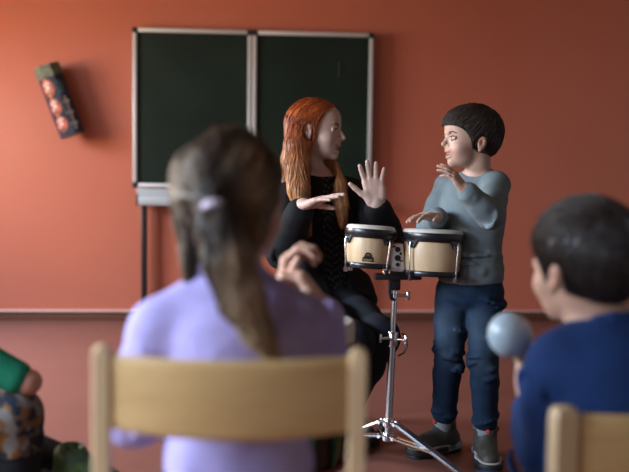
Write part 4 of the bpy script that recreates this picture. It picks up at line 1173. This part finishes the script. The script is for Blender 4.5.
    for sd in (-1, 1):
        K.ell(T(-0.012, sd * 0.087, -0.020), np.array((0.023, 0.033, 0.034)) * k, H.R, 0.006, True)
        K.ell(T(0.004, sd * 0.085, -0.062), np.array((0.045, 0.040, 0.034)) * k, H.R, 0.006, True)
    K.surface(0.0034); crown = T(-0.07, 0, 0.115)
    def flow(P):
        q = (P - crown) @ H.R; d = q.copy(); d[:, 0] += np.where(q[:, 0] > 0, 0.08, 0.0); d[:, 2] -= 0.03 + np.abs(q[:, 2]) * 0.5
        return d @ H.R.T / 0.1
    hc = np.array((0.038, 0.028, 0.022))
    ex = strands(K, 2600, flow, 6, 0.0075, 0.0010, hc * 1.15, 5, 0.0018, 0.25, lift=0.006)
    organic(K, 'hair', 'hair', p, base, hc, ex)
    return p
make_boy()

# ---------------- the seated woman
def make_woman():
    j = jv('woman'); base = base_at(j['pelvis'])
    p = thing('person', 'seated woman with long red hair in black, one palm raised', 'person', tuple(base))
    f = A(0.52, -0.85, 0); R = frm(f); skin = (0.57, 0.395, 0.33)
    H = Head(j['head'], (0.945, -0.33, 0.0), 0.965, False, tilt=(0.03, 0, 1))
    size = ((0.095, 0.135), (0.085, 0.115), (0.105, 0.155))
    S = Sculpt(); H.ops(S)
    S.chain([H.T(-0.022, 0, -0.06), H.T(-0.034, 0, -0.115), j['neck'] + A(0, 0.01, -0.03)], [0.050, 0.044, 0.052], 0.018)
    torso_ops(S, j['chest'], j['waist'], j['pelvis'], j['shL'], j['shR'], f, size, -0.006)
    for s_ in 'LR':
        S.cap(j['neck'] + A(0, 0, -0.045), j['sh' + s_], 0.045, 0.045, 0.04)
        arm(S, j['sh' + s_], j['el' + s_], j['wr' + s_], 0.042, 0.034, 0.024, 0.02)
        leg(S, j['hip' + s_], j['kn' + s_], j['an' + s_], 0.078, 0.055, 0.05, 0.036)
        S.cap(j['an' + s_] + A(0, 0, -0.03), j['an' + s_] + A(0.06, -0.10, -0.045), 0.03, 0.024, 0.02)
    hand_ops(S, j['wrR'], j['tipR'], (0.25, -0.12, -1), False, 0.86, curl=(6, 4, 5, 8), spread=0.35, thumb=(0.85, 0.3, 0.5), tcurl=0.3)
    hand_ops(S, j['wrL'], j['tipL'] + A(0, 0.02, 0), (-0.10, -1, 0.05), True, 0.92, curl=(8, 8, 8, 10), spread=1.35, thumb=(0.66, 0.72, 0.12), tcurl=0.15, fl=0.80)
    S.surface(0.0028)
    organic(S, 'body', 'skin', p, base, lambda V: H.tint(V, skin, (0.46, 0.15, 0.13)))
    H.face_parts(p, base, (0.10, 0.045, 0.025), look=(1, 0.05, -0.02), S=S)
    # dark lace top, cardigan
    blk = (0.009, 0.009, 0.011)
    B = Sculpt(); torso_ops(B, j['chest'], j['waist'], j['pelvis'], j['shL'], j['shR'], f, size, 0.004)
    for s_ in 'LR':
        B.cap(j['neck'] + A(0, 0, -0.05), j['sh' + s_], 0.047, 0.046, 0.04)
        B.ball(j['chest'] + R @ A(0.062, 0.058 * (1 if s_ == 'L' else -1), -0.02), 0.055, 0.04)
    nc = j['neck'] + A(0, 0, 0.0)
    B.chain([nc + R @ A(0.056 * math.cos(t), 0.056 * math.sin(t), -0.012 - 0.018 * math.cos(t)) for t in np.linspace(0, 2 * PI, 15)], [0.006] * 15, 0.01)
    B.cap(nc + A(0, 0, 0.08), nc + A(0, 0, -0.01), 0.05, 0.046, 0.004, True)
    B.surface(0.0045)
    def lace(V):
        q = (V - j['chest']) @ R; n = np.sin(q[:, 1] * 260) * np.sin(q[:, 2] * 240 + 2 * np.sin(q[:, 1] * 90)); m = (n > 0.45) & (np.abs(q[:, 1]) < 0.07)
        return np.where(m[:, None], np.array((0.07, 0.075, 0.085))[None], np.array(blk)[None])
    organic(B, 'lace_top', 'cloth', p, base, lace)
    C = Sculpt(); torso_ops(C, j['chest'], j['waist'], j['pelvis'], j['shL'], j['shR'], f, size, 0.018)
    for s_ in 'LR':
        C.cap(j['neck'] + A(0, 0, -0.06) + R @ A(-0.02, 0.05 * (1 if s_ == 'L' else -1), 0), j['sh' + s_], 0.052, 0.054, 0.04)
        arm(C, j['sh' + s_], j['el' + s_], j['wr' + s_], 0.056, 0.053, 0.040, 0.025, 0.006, 0.86)
        folds(C, j['el' + s_], j['wr' + s_] - j['sh' + s_], 0.05, 7, 0.008, 13, 0.08)
        C.chain([j['pelvis'] + R @ A(0.0, 0.13 * (1 if s_ == 'L' else -1), 0.05), j['hip' + s_] + R @ A(0.06, 0.06 * (1 if s_ == 'L' else -1), 0.03)], [0.07, 0.05], 0.04)
    C.ell(j['chest'] + R @ A(0.12, 0, -0.06), (0.10, 0.062, 0.30), R, 0.012, True)
    C.cap(nc + A(0, 0, 0.08), nc + A(0, 0, -0.03), 0.065, 0.062, 0.006, True)
    C.surface(0.0048); wrinkle(C, 0.003, [(20, 20, 45)] * 4 + [(50, 50, 80)] * 2, 6)
    organic(C, 'cardigan', 'cloth', p, base, blk)
    # trousers
    D = Sculpt(); D.ell(j['pelvis'] + A(0, 0, 0.0), (0.115, 0.162, 0.095), R, 0.04)
    for s_ in 'LR': leg(D, j['hip' + s_], j['kn' + s_], j['an' + s_], 0.085, 0.064, 0.060, 0.046, 0.04, 0.0, 0.95); folds(D, j['kn' + s_], j['an' + s_] - j['hip' + s_], 0.062, 6, 0.007, 23, 0.06)
    D.surface(0.005); wrinkle(D, 0.002, [(30, 30, 40)] * 4, 16)
    organic(D, 'trousers', 'cloth', p, base, (0.010, 0.011, 0.015))
    for s_ in 'LR': shoe(p, base, j['an' + s_], A(0.45, -0.85, 0), 0.235, colors=('sole_dark', 'sole_dark', 'sole_dark'), high=False, tab=False)
    MB().tube([tuple(nc - base + R @ A(0.053 * math.cos(t), 0.054 * math.sin(t), 0.0 - 0.022 * math.cos(t))) for t in np.linspace(0, 2 * PI, 31)], 0.0016, 6).build('necklace', 'black', p)
    MB().box(tuple(H.T(-0.010, -0.083, -0.036) - base), (0.004, 0.004, 0.006), 0.001).build('earring', 'chrome', p)
    # long hair
    K = Sculpt(); T = H.T; hair_cap(K, H, 0.012)
    K.ell(T(0.087, 0, -0.045), (0.080, 0.16, 0.128), H.R, 0.008, True)
    wp = J['woman']['locks']
    for pts, rads in wp: K.chain([np.array(q) for q in pts], rads, 0.03)
    K.ell(T(-0.010, -0.085, -0.008), (0.023, 0.030, 0.036), H.R, 0.005, True)     # the near ear stays free
    K.cap(j['neck'] + R @ A(0.03, -0.02, 0.08), j['neck'] + R @ A(0.04, -0.01, -0.10), 0.056, 0.062, 0.006, True)
    K.surface(0.0038)
    hc0 = np.array((0.36, 0.075, 0.016)); hc1 = np.array((0.47, 0.23, 0.095)); zt, zb = H.O[2] + 0.06, H.O[2] - 0.22
    def hcol(V):
        t = smooth01((zt - V[:, 2]) / (zt - zb)) * 0.9; return hc0 * (1 - t[:, None]) + hc1 * t[:, None]
    part = T(0.02, 0, 0.12)
    def flow(P):
        q = (P - H.O) @ H.R; side = np.where(q[:, 1] > 0, 1.0, -1.0); top = smooth01((q[:, 2] - 0.0) / 0.10)
        d = np.stack([-0.75 * top - 0.15, side * top * 0.9, -1.0 + 0.35 * top], 1)
        far = (q[:, 2] < -0.05); d[far] = (0, 0, -1)
        w = d @ H.R.T; return w
    e1 = strands(K, 2600, flow, 14, 0.0135, 0.0013, hcol, 15, 0.0022, 0.10, lift=0.006)
    wrinkle(K, 0.0011, [(160, 160, 10)] * 4, 19)
    organic(K, 'hair', 'hair', p, base, hcol, e1)
    return p
make_woman()

# ---------------- the child with the ponytail
def make_girl():
    j = jv('girl'); base = base_at(j['pelvis'])
    p = thing('person', 'child with a long ponytail in a lavender shirt, seen from behind', 'person', tuple(base))
    f = A(0.10, 1.0, 0); R = frm(f); skin = (0.52, 0.30, 0.21)
    H = Head(j['head'], (0.82, 0.57, 0.0), 0.83, True)
    size = ((0.085, 0.116), (0.076, 0.096), (0.086, 0.108))
    S = Sculpt(); H.ops(S)
    S.chain([H.T(-0.022, 0, -0.05), j['neck'] + A(0, 0.0, 0.01), j['neck'] + A(0, 0, -0.04)], [0.050, 0.046, 0.055], 0.02)
    torso_ops(S, j['chest'], j['waist'], j['pelvis'], j['shL'], j['shR'], f, size, -0.006)
    j['wrL'] = j['wrL2']; j['elL2'] = j['elL']
    for s_ in 'LR':
        S.cap(j['neck'] + A(0, 0, -0.03), j['sh' + s_], 0.044, 0.042, 0.03)
        arm(S, j['sh' + s_], j['el' + s_], j['wr' + s_], 0.036, 0.030, 0.022, 0.02)
        an = A(j['kn' + s_][0] * 1.2, j['kn' + s_][1] + 0.02, 0.09); j['an' + s_] = an; j['kn' + s_] = A(j['kn' + s_][0] * 1.25, j['kn' + s_][1] - 0.0, 0.425)
        leg(S, j['hip' + s_], j['kn' + s_], an, 0.060, 0.046, 0.042, 0.032)
        S.cap(an + A(0, 0, -0.03), an + A(0, 0.09, -0.045), 0.028, 0.024, 0.02)
    hand_ops(S, j['wrR'], j['wrR'] + A(-0.55, 0.15, 0.80), (-0.75, 0.1, -0.55), False, 0.86, curl=((50, 62, 40), (54, 66, 42), (56, 66, 42), (58, 64, 42)), spread=0.6, thumb=(0.8, 0.4, 0.5))
    hand_ops(S, A(0.080, 1.80, 0.712), A(0.080, 1.80, 0.712) + A(0.10, 0.0, 1.0), (0.9, -0.3, 0.0), True, 0.86, curl=((40, 52, 36), (44, 54, 36), (46, 56, 36), (48, 56, 36)), spread=0.6, thumb=(0.8, 0.5, 0.4))
    S.cap(j['wrL'], A(0.080, 1.80, 0.712), 0.024, 0.023, 0.01)
    S.surface(0.0042)
    organic(S, 'body', 'skin', p, base, lambda V: H.tint(V, skin))
    H.face_parts(p, base, (0.10, 0.065, 0.04), S=S)
    C = Sculpt(); torso_ops(C, j['chest'], j['waist'], j['pelvis'] + A(0, 0, 0.02), j['shL'], j['shR'], f, size, 0.008)
    for s_ in 'LR':
        C.cap(j['neck'] + A(0, 0, -0.018), j['sh' + s_] + A(0, 0, 0.003), 0.046, 0.047, 0.03)
        arm(C, j['sh' + s_], j['el' + s_], j['wr' + s_], 0.047, 0.041, 0.032, 0.022, 0.003, 0.92)
        folds(C, j['el' + s_], j['wr' + s_] - j['sh' + s_], 0.042, 6, 0.007, 13, 0.08)
        folds(C, mixv(j['sh' + s_], j['el' + s_], 0.25), j['el' + s_] - j['sh' + s_], 0.048, 5, 0.006, 17, 0.05, 0.01)
    nc = j['neck'] + A(0, 0, -0.005)
    C.chain([nc + R @ A(0.052 * math.cos(t), 0.055 * math.sin(t), 0.004 - 0.018 * math.cos(t)) for t in np.linspace(0, 2 * PI, 15)], [0.007] * 15, 0.010)
    C.cap(nc + A(0, 0, 0.08), nc + A(0, 0, 0.0), 0.047, 0.044, 0.004, True)
    folds(C, j['chest'] + A(0, 0, -0.03), (0.1, 0, 1), 0.104, 6, 0.006, 22, 0.10, 0.012)
    C.cut(j['pelvis'] + A(0, 0, -0.03), (0, 0, -1), 0.01)
    C.surface(0.005); wrinkle(C, 0.0025, [(18, 18, 40)] * 5 + [(45, 45, 70)] * 3, 26)
    organic(C, 'shirt', 'cloth', p, base, (0.36, 0.315, 0.60))
    D = Sculpt(); D.ell(j['pelvis'] + A(0, 0, -0.01), (0.094, 0.124, 0.082), R, 0.03)
    for s_ in 'LR': leg(D, j['hip' + s_], j['kn' + s_], j['an' + s_], 0.067, 0.052, 0.048, 0.040, 0.03, 0.0, 0.93)
    D.surface(0.006); organic(D, 'trousers', 'cloth', p, base, (0.035, 0.03, 0.05))
    for s_ in 'LR': shoe(p, base, j['an' + s_], A(0.0, 1, 0), 0.20, colors=('sole_dark', 'sole_white', 'sole_dark'), high=False, tab=False)
    # hair drawn back into a ponytail
    K = Sculpt(); T = H.T; hair_cap(K, H, 0.014)
    K.ell(T(0.082, 0, -0.036), np.array((0.080, 0.14, 0.100)) * H.s, H.R, 0.010, True)
    loc = J['girl']['locks']
    for pts, rads in loc: K.chain([np.array(q) for q in pts], rads, 0.018)
    K.surface(0.0042)
    tie = np.array(J['girl']['tie'])
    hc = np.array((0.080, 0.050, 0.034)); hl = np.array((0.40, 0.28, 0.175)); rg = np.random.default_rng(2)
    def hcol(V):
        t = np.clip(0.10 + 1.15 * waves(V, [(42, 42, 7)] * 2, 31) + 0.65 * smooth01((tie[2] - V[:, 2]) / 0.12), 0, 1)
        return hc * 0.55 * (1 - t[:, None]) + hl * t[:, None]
    def flow(P):
        d = tie - P; n = np.linalg.norm(d, axis=1, keepdims=True)
        tail = (P[:, 2] < tie[2] + 0.01) & (n[:, 0] < 0.30) & (P[:, 1] < tie[1] + 0.05)
        g = d / np.maximum(n, 1e-6); g[tail] = (0.25, 0, -1); g[(n[:, 0] > 0.06) & ~tail & (P[:, 2] < tie[2] - 0.02)] = (0, 0, -1)
        return g
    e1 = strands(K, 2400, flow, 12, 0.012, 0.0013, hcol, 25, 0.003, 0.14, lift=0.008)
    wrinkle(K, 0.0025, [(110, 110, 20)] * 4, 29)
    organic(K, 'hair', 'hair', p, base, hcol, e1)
    M['scrunchie'] = mat('scrunchie_lilac', (0.66, 0.55, 0.68), 0.8, bump=0.4, bscale=150)
    tv = np.array(J['girl']['tie_axis']); tv /= np.linalg.norm(tv); a = np.cross(tv, [0, 0, 1.0]); a /= np.linalg.norm(a); b = np.cross(tv, a)
    MB().tube([tuple(tie - base + A(0, -0.012, 0) + (a * math.cos(t) + b * math.sin(t)) * 0.010) for t in np.linspace(0, 2 * PI, 25)], [0.0070 + 0.0016 * (i % 2) for i in range(25)], 10).build('hair_tie', 'scrunchie', p)
    return p
make_girl()

# ---------------- the boy with the maraca
def make_boy2():
    j = jv('boy2'); base = base_at(j['pelvis'])
    p = thing('person', 'dark-haired boy in a royal blue sweater holding a maraca, seen from behind', 'person', tuple(base))
    f = A(-0.30, 0.95, 0); R = frm(f); skin = (0.52, 0.31, 0.225)
    H = Head(j['head'], (-0.40, 0.915, -0.02), 0.95, True)
    size = ((0.085, 0.118), (0.082, 0.112), (0.090, 0.120))
    S = Sculpt(); H.ops(S)
    S.chain([H.T(-0.022, 0, -0.05), mixv(H.T(-0.03, 0, -0.09), j['neck'], 0.5), j['neck'] + A(0, 0, -0.03)], [0.052, 0.047, 0.055], 0.02)
    torso_ops(S, j['chest'], j['waist'], j['pelvis'], j['shL'], j['shR'], f, size, -0.006)
    for s_ in 'LR':
        S.cap(j['neck'] + A(0, 0, -0.035), j['sh' + s_], 0.045, 0.04, 0.03)
        arm(S, j['sh' + s_], j['el' + s_], j['wr' + s_], 0.036, 0.030, 0.021, 0.02)
        kn = j['kn' + s_]; an = kn + A(0.0, 0.0, -(kn[2] - 0.09)); j['an' + s_] = an
        leg(S, j['hip' + s_], kn, an, 0.060, 0.046, 0.042, 0.032); S.cap(an + A(0, 0, -0.03), an + A(-0.02, 0.09, -0.045), 0.028, 0.024, 0.02)
    hand_ops(S, j['wrL'], j['wrL'] + A(0.02, 0.06, 1.0), (0.10, 0.95, -0.05), True, 0.74, curl=((20, 60, 45), (22, 62, 48), (24, 64, 48), (26, 64, 48)), spread=0.3, thumb=(0.75, 0.45, 0.55), tcurl=0.2)
    hand_ops(S, j['wrR'], j['wrR'] + A(-0.3, 0.9, -0.1), (0, 0, -1), False, 0.74, curl=(14, 14, 14, 16))
    S.surface(0.004)
    organic(S, 'body', 'skin', p, base, lambda V: H.tint(V, skin))
    H.face_parts(p, base, (0.045, 0.03, 0.022), S=S)
    C = Sculpt(); torso_ops(C, j['chest'], j['waist'], j['pelvis'] + A(0, 0, 0.02), j['shL'], j['shR'], f, size, 0.010)
    for s_ in 'LR':
        C.cap(j['neck'] + A(0, 0, -0.045), j['sh' + s_] + A(0, 0, 0.003), 0.048, 0.050, 0.035)
        arm(C, j['sh' + s_], j['el' + s_], j['wr' + s_], 0.049, 0.043, 0.033, 0.022, 0.003, 0.80)
        folds(C, j['el' + s_], j['wr' + s_] - j['sh' + s_], 0.042, 6, 0.007, 13, 0.08)
        folds(C, mixv(j['el' + s_], j['wr' + s_], 0.74), j['wr' + s_] - j['el' + s_], 0.033, 4, 0.006, 19, 0.02)
        folds(C, mixv(j['sh' + s_], j['el' + s_], 0.3), j['el' + s_] - j['sh' + s_] + A(0.3, 0, 0.2), 0.052, 5, 0.007, 27, 0.05, 0.012)
    nc = j['neck'] + A(0, 0, -0.012)
    C.chain([nc + R @ A(0.053 * math.cos(t), 0.055 * math.sin(t), 0.002 - 0.016 * math.cos(t)) for t in np.linspace(0, 2 * PI, 15)], [0.008] * 15, 0.010)
    C.cap(nc + A(0, 0, 0.08), nc + A(0, 0, 0.0), 0.048, 0.045, 0.004, True)
    C.cut(j['pelvis'] + A(0, 0, -0.02), (0, 0, -1), 0.01)
    C.surface(0.005); wrinkle(C, 0.003, [(18, 18, 40)] * 5 + [(45, 45, 70)] * 3, 36)
    organic(C, 'sweater', 'cloth', p, base, (0.016, 0.046, 0.160))
    D = Sculpt(); D.ell(j['pelvis'] + A(0, 0, -0.01), (0.096, 0.126, 0.082), R, 0.03)
    for s_ in 'LR': leg(D, j['hip' + s_], j['kn' + s_], j['an' + s_], 0.068, 0.054, 0.048, 0.042, 0.03, 0.0, 0.93)
    D.surface(0.006); wrinkle(D, 0.002, [(30, 30, 40)] * 4, 46); organic(D, 'jeans', 'denim', p, base, (0.025, 0.055, 0.11))
    for s_ in 'LR': shoe(p, base, j['an' + s_], A(-0.15, 1, 0), 0.185, colors=('sole_dark', 'sole_white', 'sole_dark'), high=False, tab=False)
    K = Sculpt(); T = H.T; k = H.s; hair_cap(K, H, 0.011)
    K.ell(T(0.085, 0, -0.032), np.array((0.083, 0.13, 0.090)) * k, H.R, 0.008, True)
    K.cut(T(-0.03, 0, -0.056), H.R @ A(0.12, 0, -1), 0.012)
    for sd in (-1, 1):
        K.ell(T(-0.012, sd * 0.087, -0.020), np.array((0.023, 0.033, 0.034)) * k, H.R, 0.006, True)
        K.ell(T(0.004, sd * 0.085, -0.062), np.array((0.045, 0.040, 0.034)) * k, H.R, 0.006, True)
        K.chain([T(0.012, sd * 0.073, 0.015), T(0.010, sd * 0.0735, -0.022)], [0.009 * k, 0.004 * k], 0.008)
    K.surface(0.004); crown = T(-0.07, 0, 0.115)
    def flow(P):
        q = (P - crown) @ H.R; d = q.copy(); d[:, 0] += np.where(q[:, 0] > 0, 0.08, 0.0); d[:, 2] -= 0.03 + np.abs(q[:, 2]) * 0.5
        return d @ H.R.T / 0.1
    hc = np.array((0.026, 0.019, 0.017))
    organic(K, 'hair', 'hair', p, base, hc, strands(K, 2200, flow, 6, 0.008, 0.0010, hc * 1.2, 35, 0.0018, 0.25, lift=0.005))
    return p
make_boy2()

# ---------------- the child at the left edge of the photograph
def make_kid():
    j = jv('kid'); base = base_at(j['pelvis'])
    p = thing('person', 'child at the left edge in a green shirt and patterned trousers', 'person', tuple(base))
    f = A(1.0, 0.05, 0); R = frm(f); skin = (0.42, 0.22, 0.15)
    H = Head(j['head'], (0.97, 0.2, 0.0), 0.92, True)
    size = ((0.085, 0.112), (0.080, 0.105), (0.088, 0.118))
    S = Sculpt(); H.ops(S)
    S.chain([H.T(-0.022, 0, -0.05), j['neck'], j['neck'] + A(0, 0, -0.04)], [0.050, 0.046, 0.055], 0.02)
    torso_ops(S, j['chest'], j['waist'] if 'waist' in j else mixv(j['chest'], j['pelvis'], 0.55), j['pelvis'], j['shL'], j['shR'], f, size, -0.006)
    for s_ in 'LR':
        S.cap(j['neck'] + A(0, 0, -0.03), j['sh' + s_], 0.043, 0.04, 0.03)
        arm(S, j['sh' + s_], j['el' + s_], j['wr' + s_], 0.033, 0.026, 0.020, 0.02)
    S.chain([j['hipR'], j['knR'] + A(-0.02, 0, 0), j['ank']], [0.05, 0.036, 0.03], 0.02); S.cap(j['ank'], A(j['ank'][0], j['ank'][1], 0.06), 0.034, 0.03, 0.02); S.cap(A(j['ank'][0], j['ank'][1], 0.045), A(j['ank'][0] + 0.1, j['ank'][1], 0.03), 0.028, 0.024, 0.02)
    S.chain([j['hipL'], j['knL'], mixv(j['knL'], j['ftL'], 0.97)], [0.046, 0.032, 0.024], 0.008)
    hand_ops(S, j['wrR'], j['wrR'] + A(0.9, 0.5, -0.25), (0, 0.2, -1), False, 0.72, curl=(20, 22, 22, 26), spread=0.5)
    hand_ops(S, j['wrL'], j['wrL'] + A(0.9, -0.4, -0.1), (0, 0, -1), True, 0.72, curl=(14, 14, 14, 16), spread=0.5)
    S.surface(0.0045); organic(S, 'body', 'skin', p, base, lambda V: H.tint(V, skin)); H.face_parts(p, base, (0.05, 0.035, 0.025), S=S)
    C = Sculpt(); torso_ops(C, j['chest'], mixv(j['chest'], j['pelvis'], 0.55), j['pelvis'] + A(0, 0, 0.02), j['shL'], j['shR'], f, size, 0.008)
    for s_ in 'LR':
        C.cap(j['neck'] + A(0, 0, -0.04), j['sh' + s_], 0.046, 0.047, 0.035); C.chain([j['sh' + s_], mixv(j['sh' + s_], j['el' + s_], 0.84)], [0.047, 0.038], 0.022)
    C.cut(j['pelvis'] + A(0, 0, -0.02), (0, 0, -1), 0.01); C.surface(0.0055); wrinkle(C, 0.003, [(18, 18, 40)] * 5, 36)
    organic(C, 'shirt', 'cloth', p, base, (0.012, 0.19, 0.105))
    D = Sculpt(); D.ell(j['pelvis'] + A(0, 0, -0.005), (0.094, 0.122, 0.080), R, 0.03)
    D.chain([j['hipR'], mixv(j['hipR'], j['knR'], 0.5), j['knR'] + A(-0.02, 0, 0.0), mixv(j['knR'], j['ank'], 0.42)], [0.068, 0.064, 0.058, 0.056], 0.03)
    D.cut(mixv(j['knR'], j['ank'], 0.36), A(0.1, 0, -1), 0.01, mixv(j['knR'], j['ank'], 0.36), 0.16)
    D.surface(0.005)
    def pat(V):
        a = waves(V, [(85, 85, 70)] * 4, 61); b = waves(V, [(80, 80, 80)] * 4, 62)
        c = np.tile(np.array((0.13, 0.11, 0.10)), (len(V), 1)); c[a > 0.12] = (0.28, 0.12, 0.025); c[a < -0.12] = (0.045, 0.03, 0.025); c[b > 0.25] = (0.02, 0.03, 0.06); c[b < -0.28] = (0.26, 0.24, 0.22); c = c * 0.7
        return c
    organic(D, 'trousers', 'cloth', p, base, pat)
    L = Sculpt(); L.chain([mixv(j['knR'], j['ank'], 0.2), j['ank'], A(j['ank'][0], j['ank'][1], 0.1)], [0.050, 0.050, 0.042], 0.02)
    L.chain([j['hipL'], j['knL'], mixv(j['knL'], j['ftL'], 0.9)], [0.062, 0.050, 0.040], 0.03); L.surface(0.006)
    organic(L, 'leggings', 'cloth', p, base, (0.012, 0.013, 0.018))
    M['kidshoe'] = mat('bright_trainer', (0.10, 0.22, 0.03), 0.5, var=0.9, vscale=45, col2=(0.02, 0.05, 0.09))
    M['kidsole'] = mat('trainer_sole', (0.20, 0.22, 0.26), 0.5)
    shoe(p, base, j['ftL'] + A(0.012, 0.0, -0.045), A(0.8, -0.3, -0.12), 0.18, colors=('kidshoe', 'kidsole', 'sole_dark'), high=False, tab=False, up=(0.1, -0.1, 1.0))
    shoe(p, base, A(j['ank'][0], j['ank'][1], 0.08), A(1, 0, 0), 0.18, colors=('kidshoe', 'kidsole', 'sole_dark'), high=False, tab=False)
    K = Sculpt(); T = H.T; k = H.s; hair_cap(K, H, 0.012)
    K.ell(T(0.085, 0, -0.032), np.array((0.083, 0.13, 0.090)) * k, H.R, 0.008, True); K.cut(T(-0.03, 0, -0.056), H.R @ A(0.12, 0, -1), 0.012)
    K.surface(0.005); crown = T(-0.07, 0, 0.115)
    def flow(P):
        q = (P - crown) @ H.R; d = q.copy(); d[:, 0] += np.where(q[:, 0] > 0, 0.08, 0.0); d[:, 2] -= 0.03 + np.abs(q[:, 2]) * 0.5
        return d @ H.R.T / 0.1
    hc = np.array((0.04, 0.026, 0.018))
    organic(K, 'hair', 'hair', p, base, hc, strands(K, 1800, flow, 6, 0.008, 0.0010, hc * 1.2, 45, 0.0018, 0.25, lift=0.005))
    return p
make_kid()
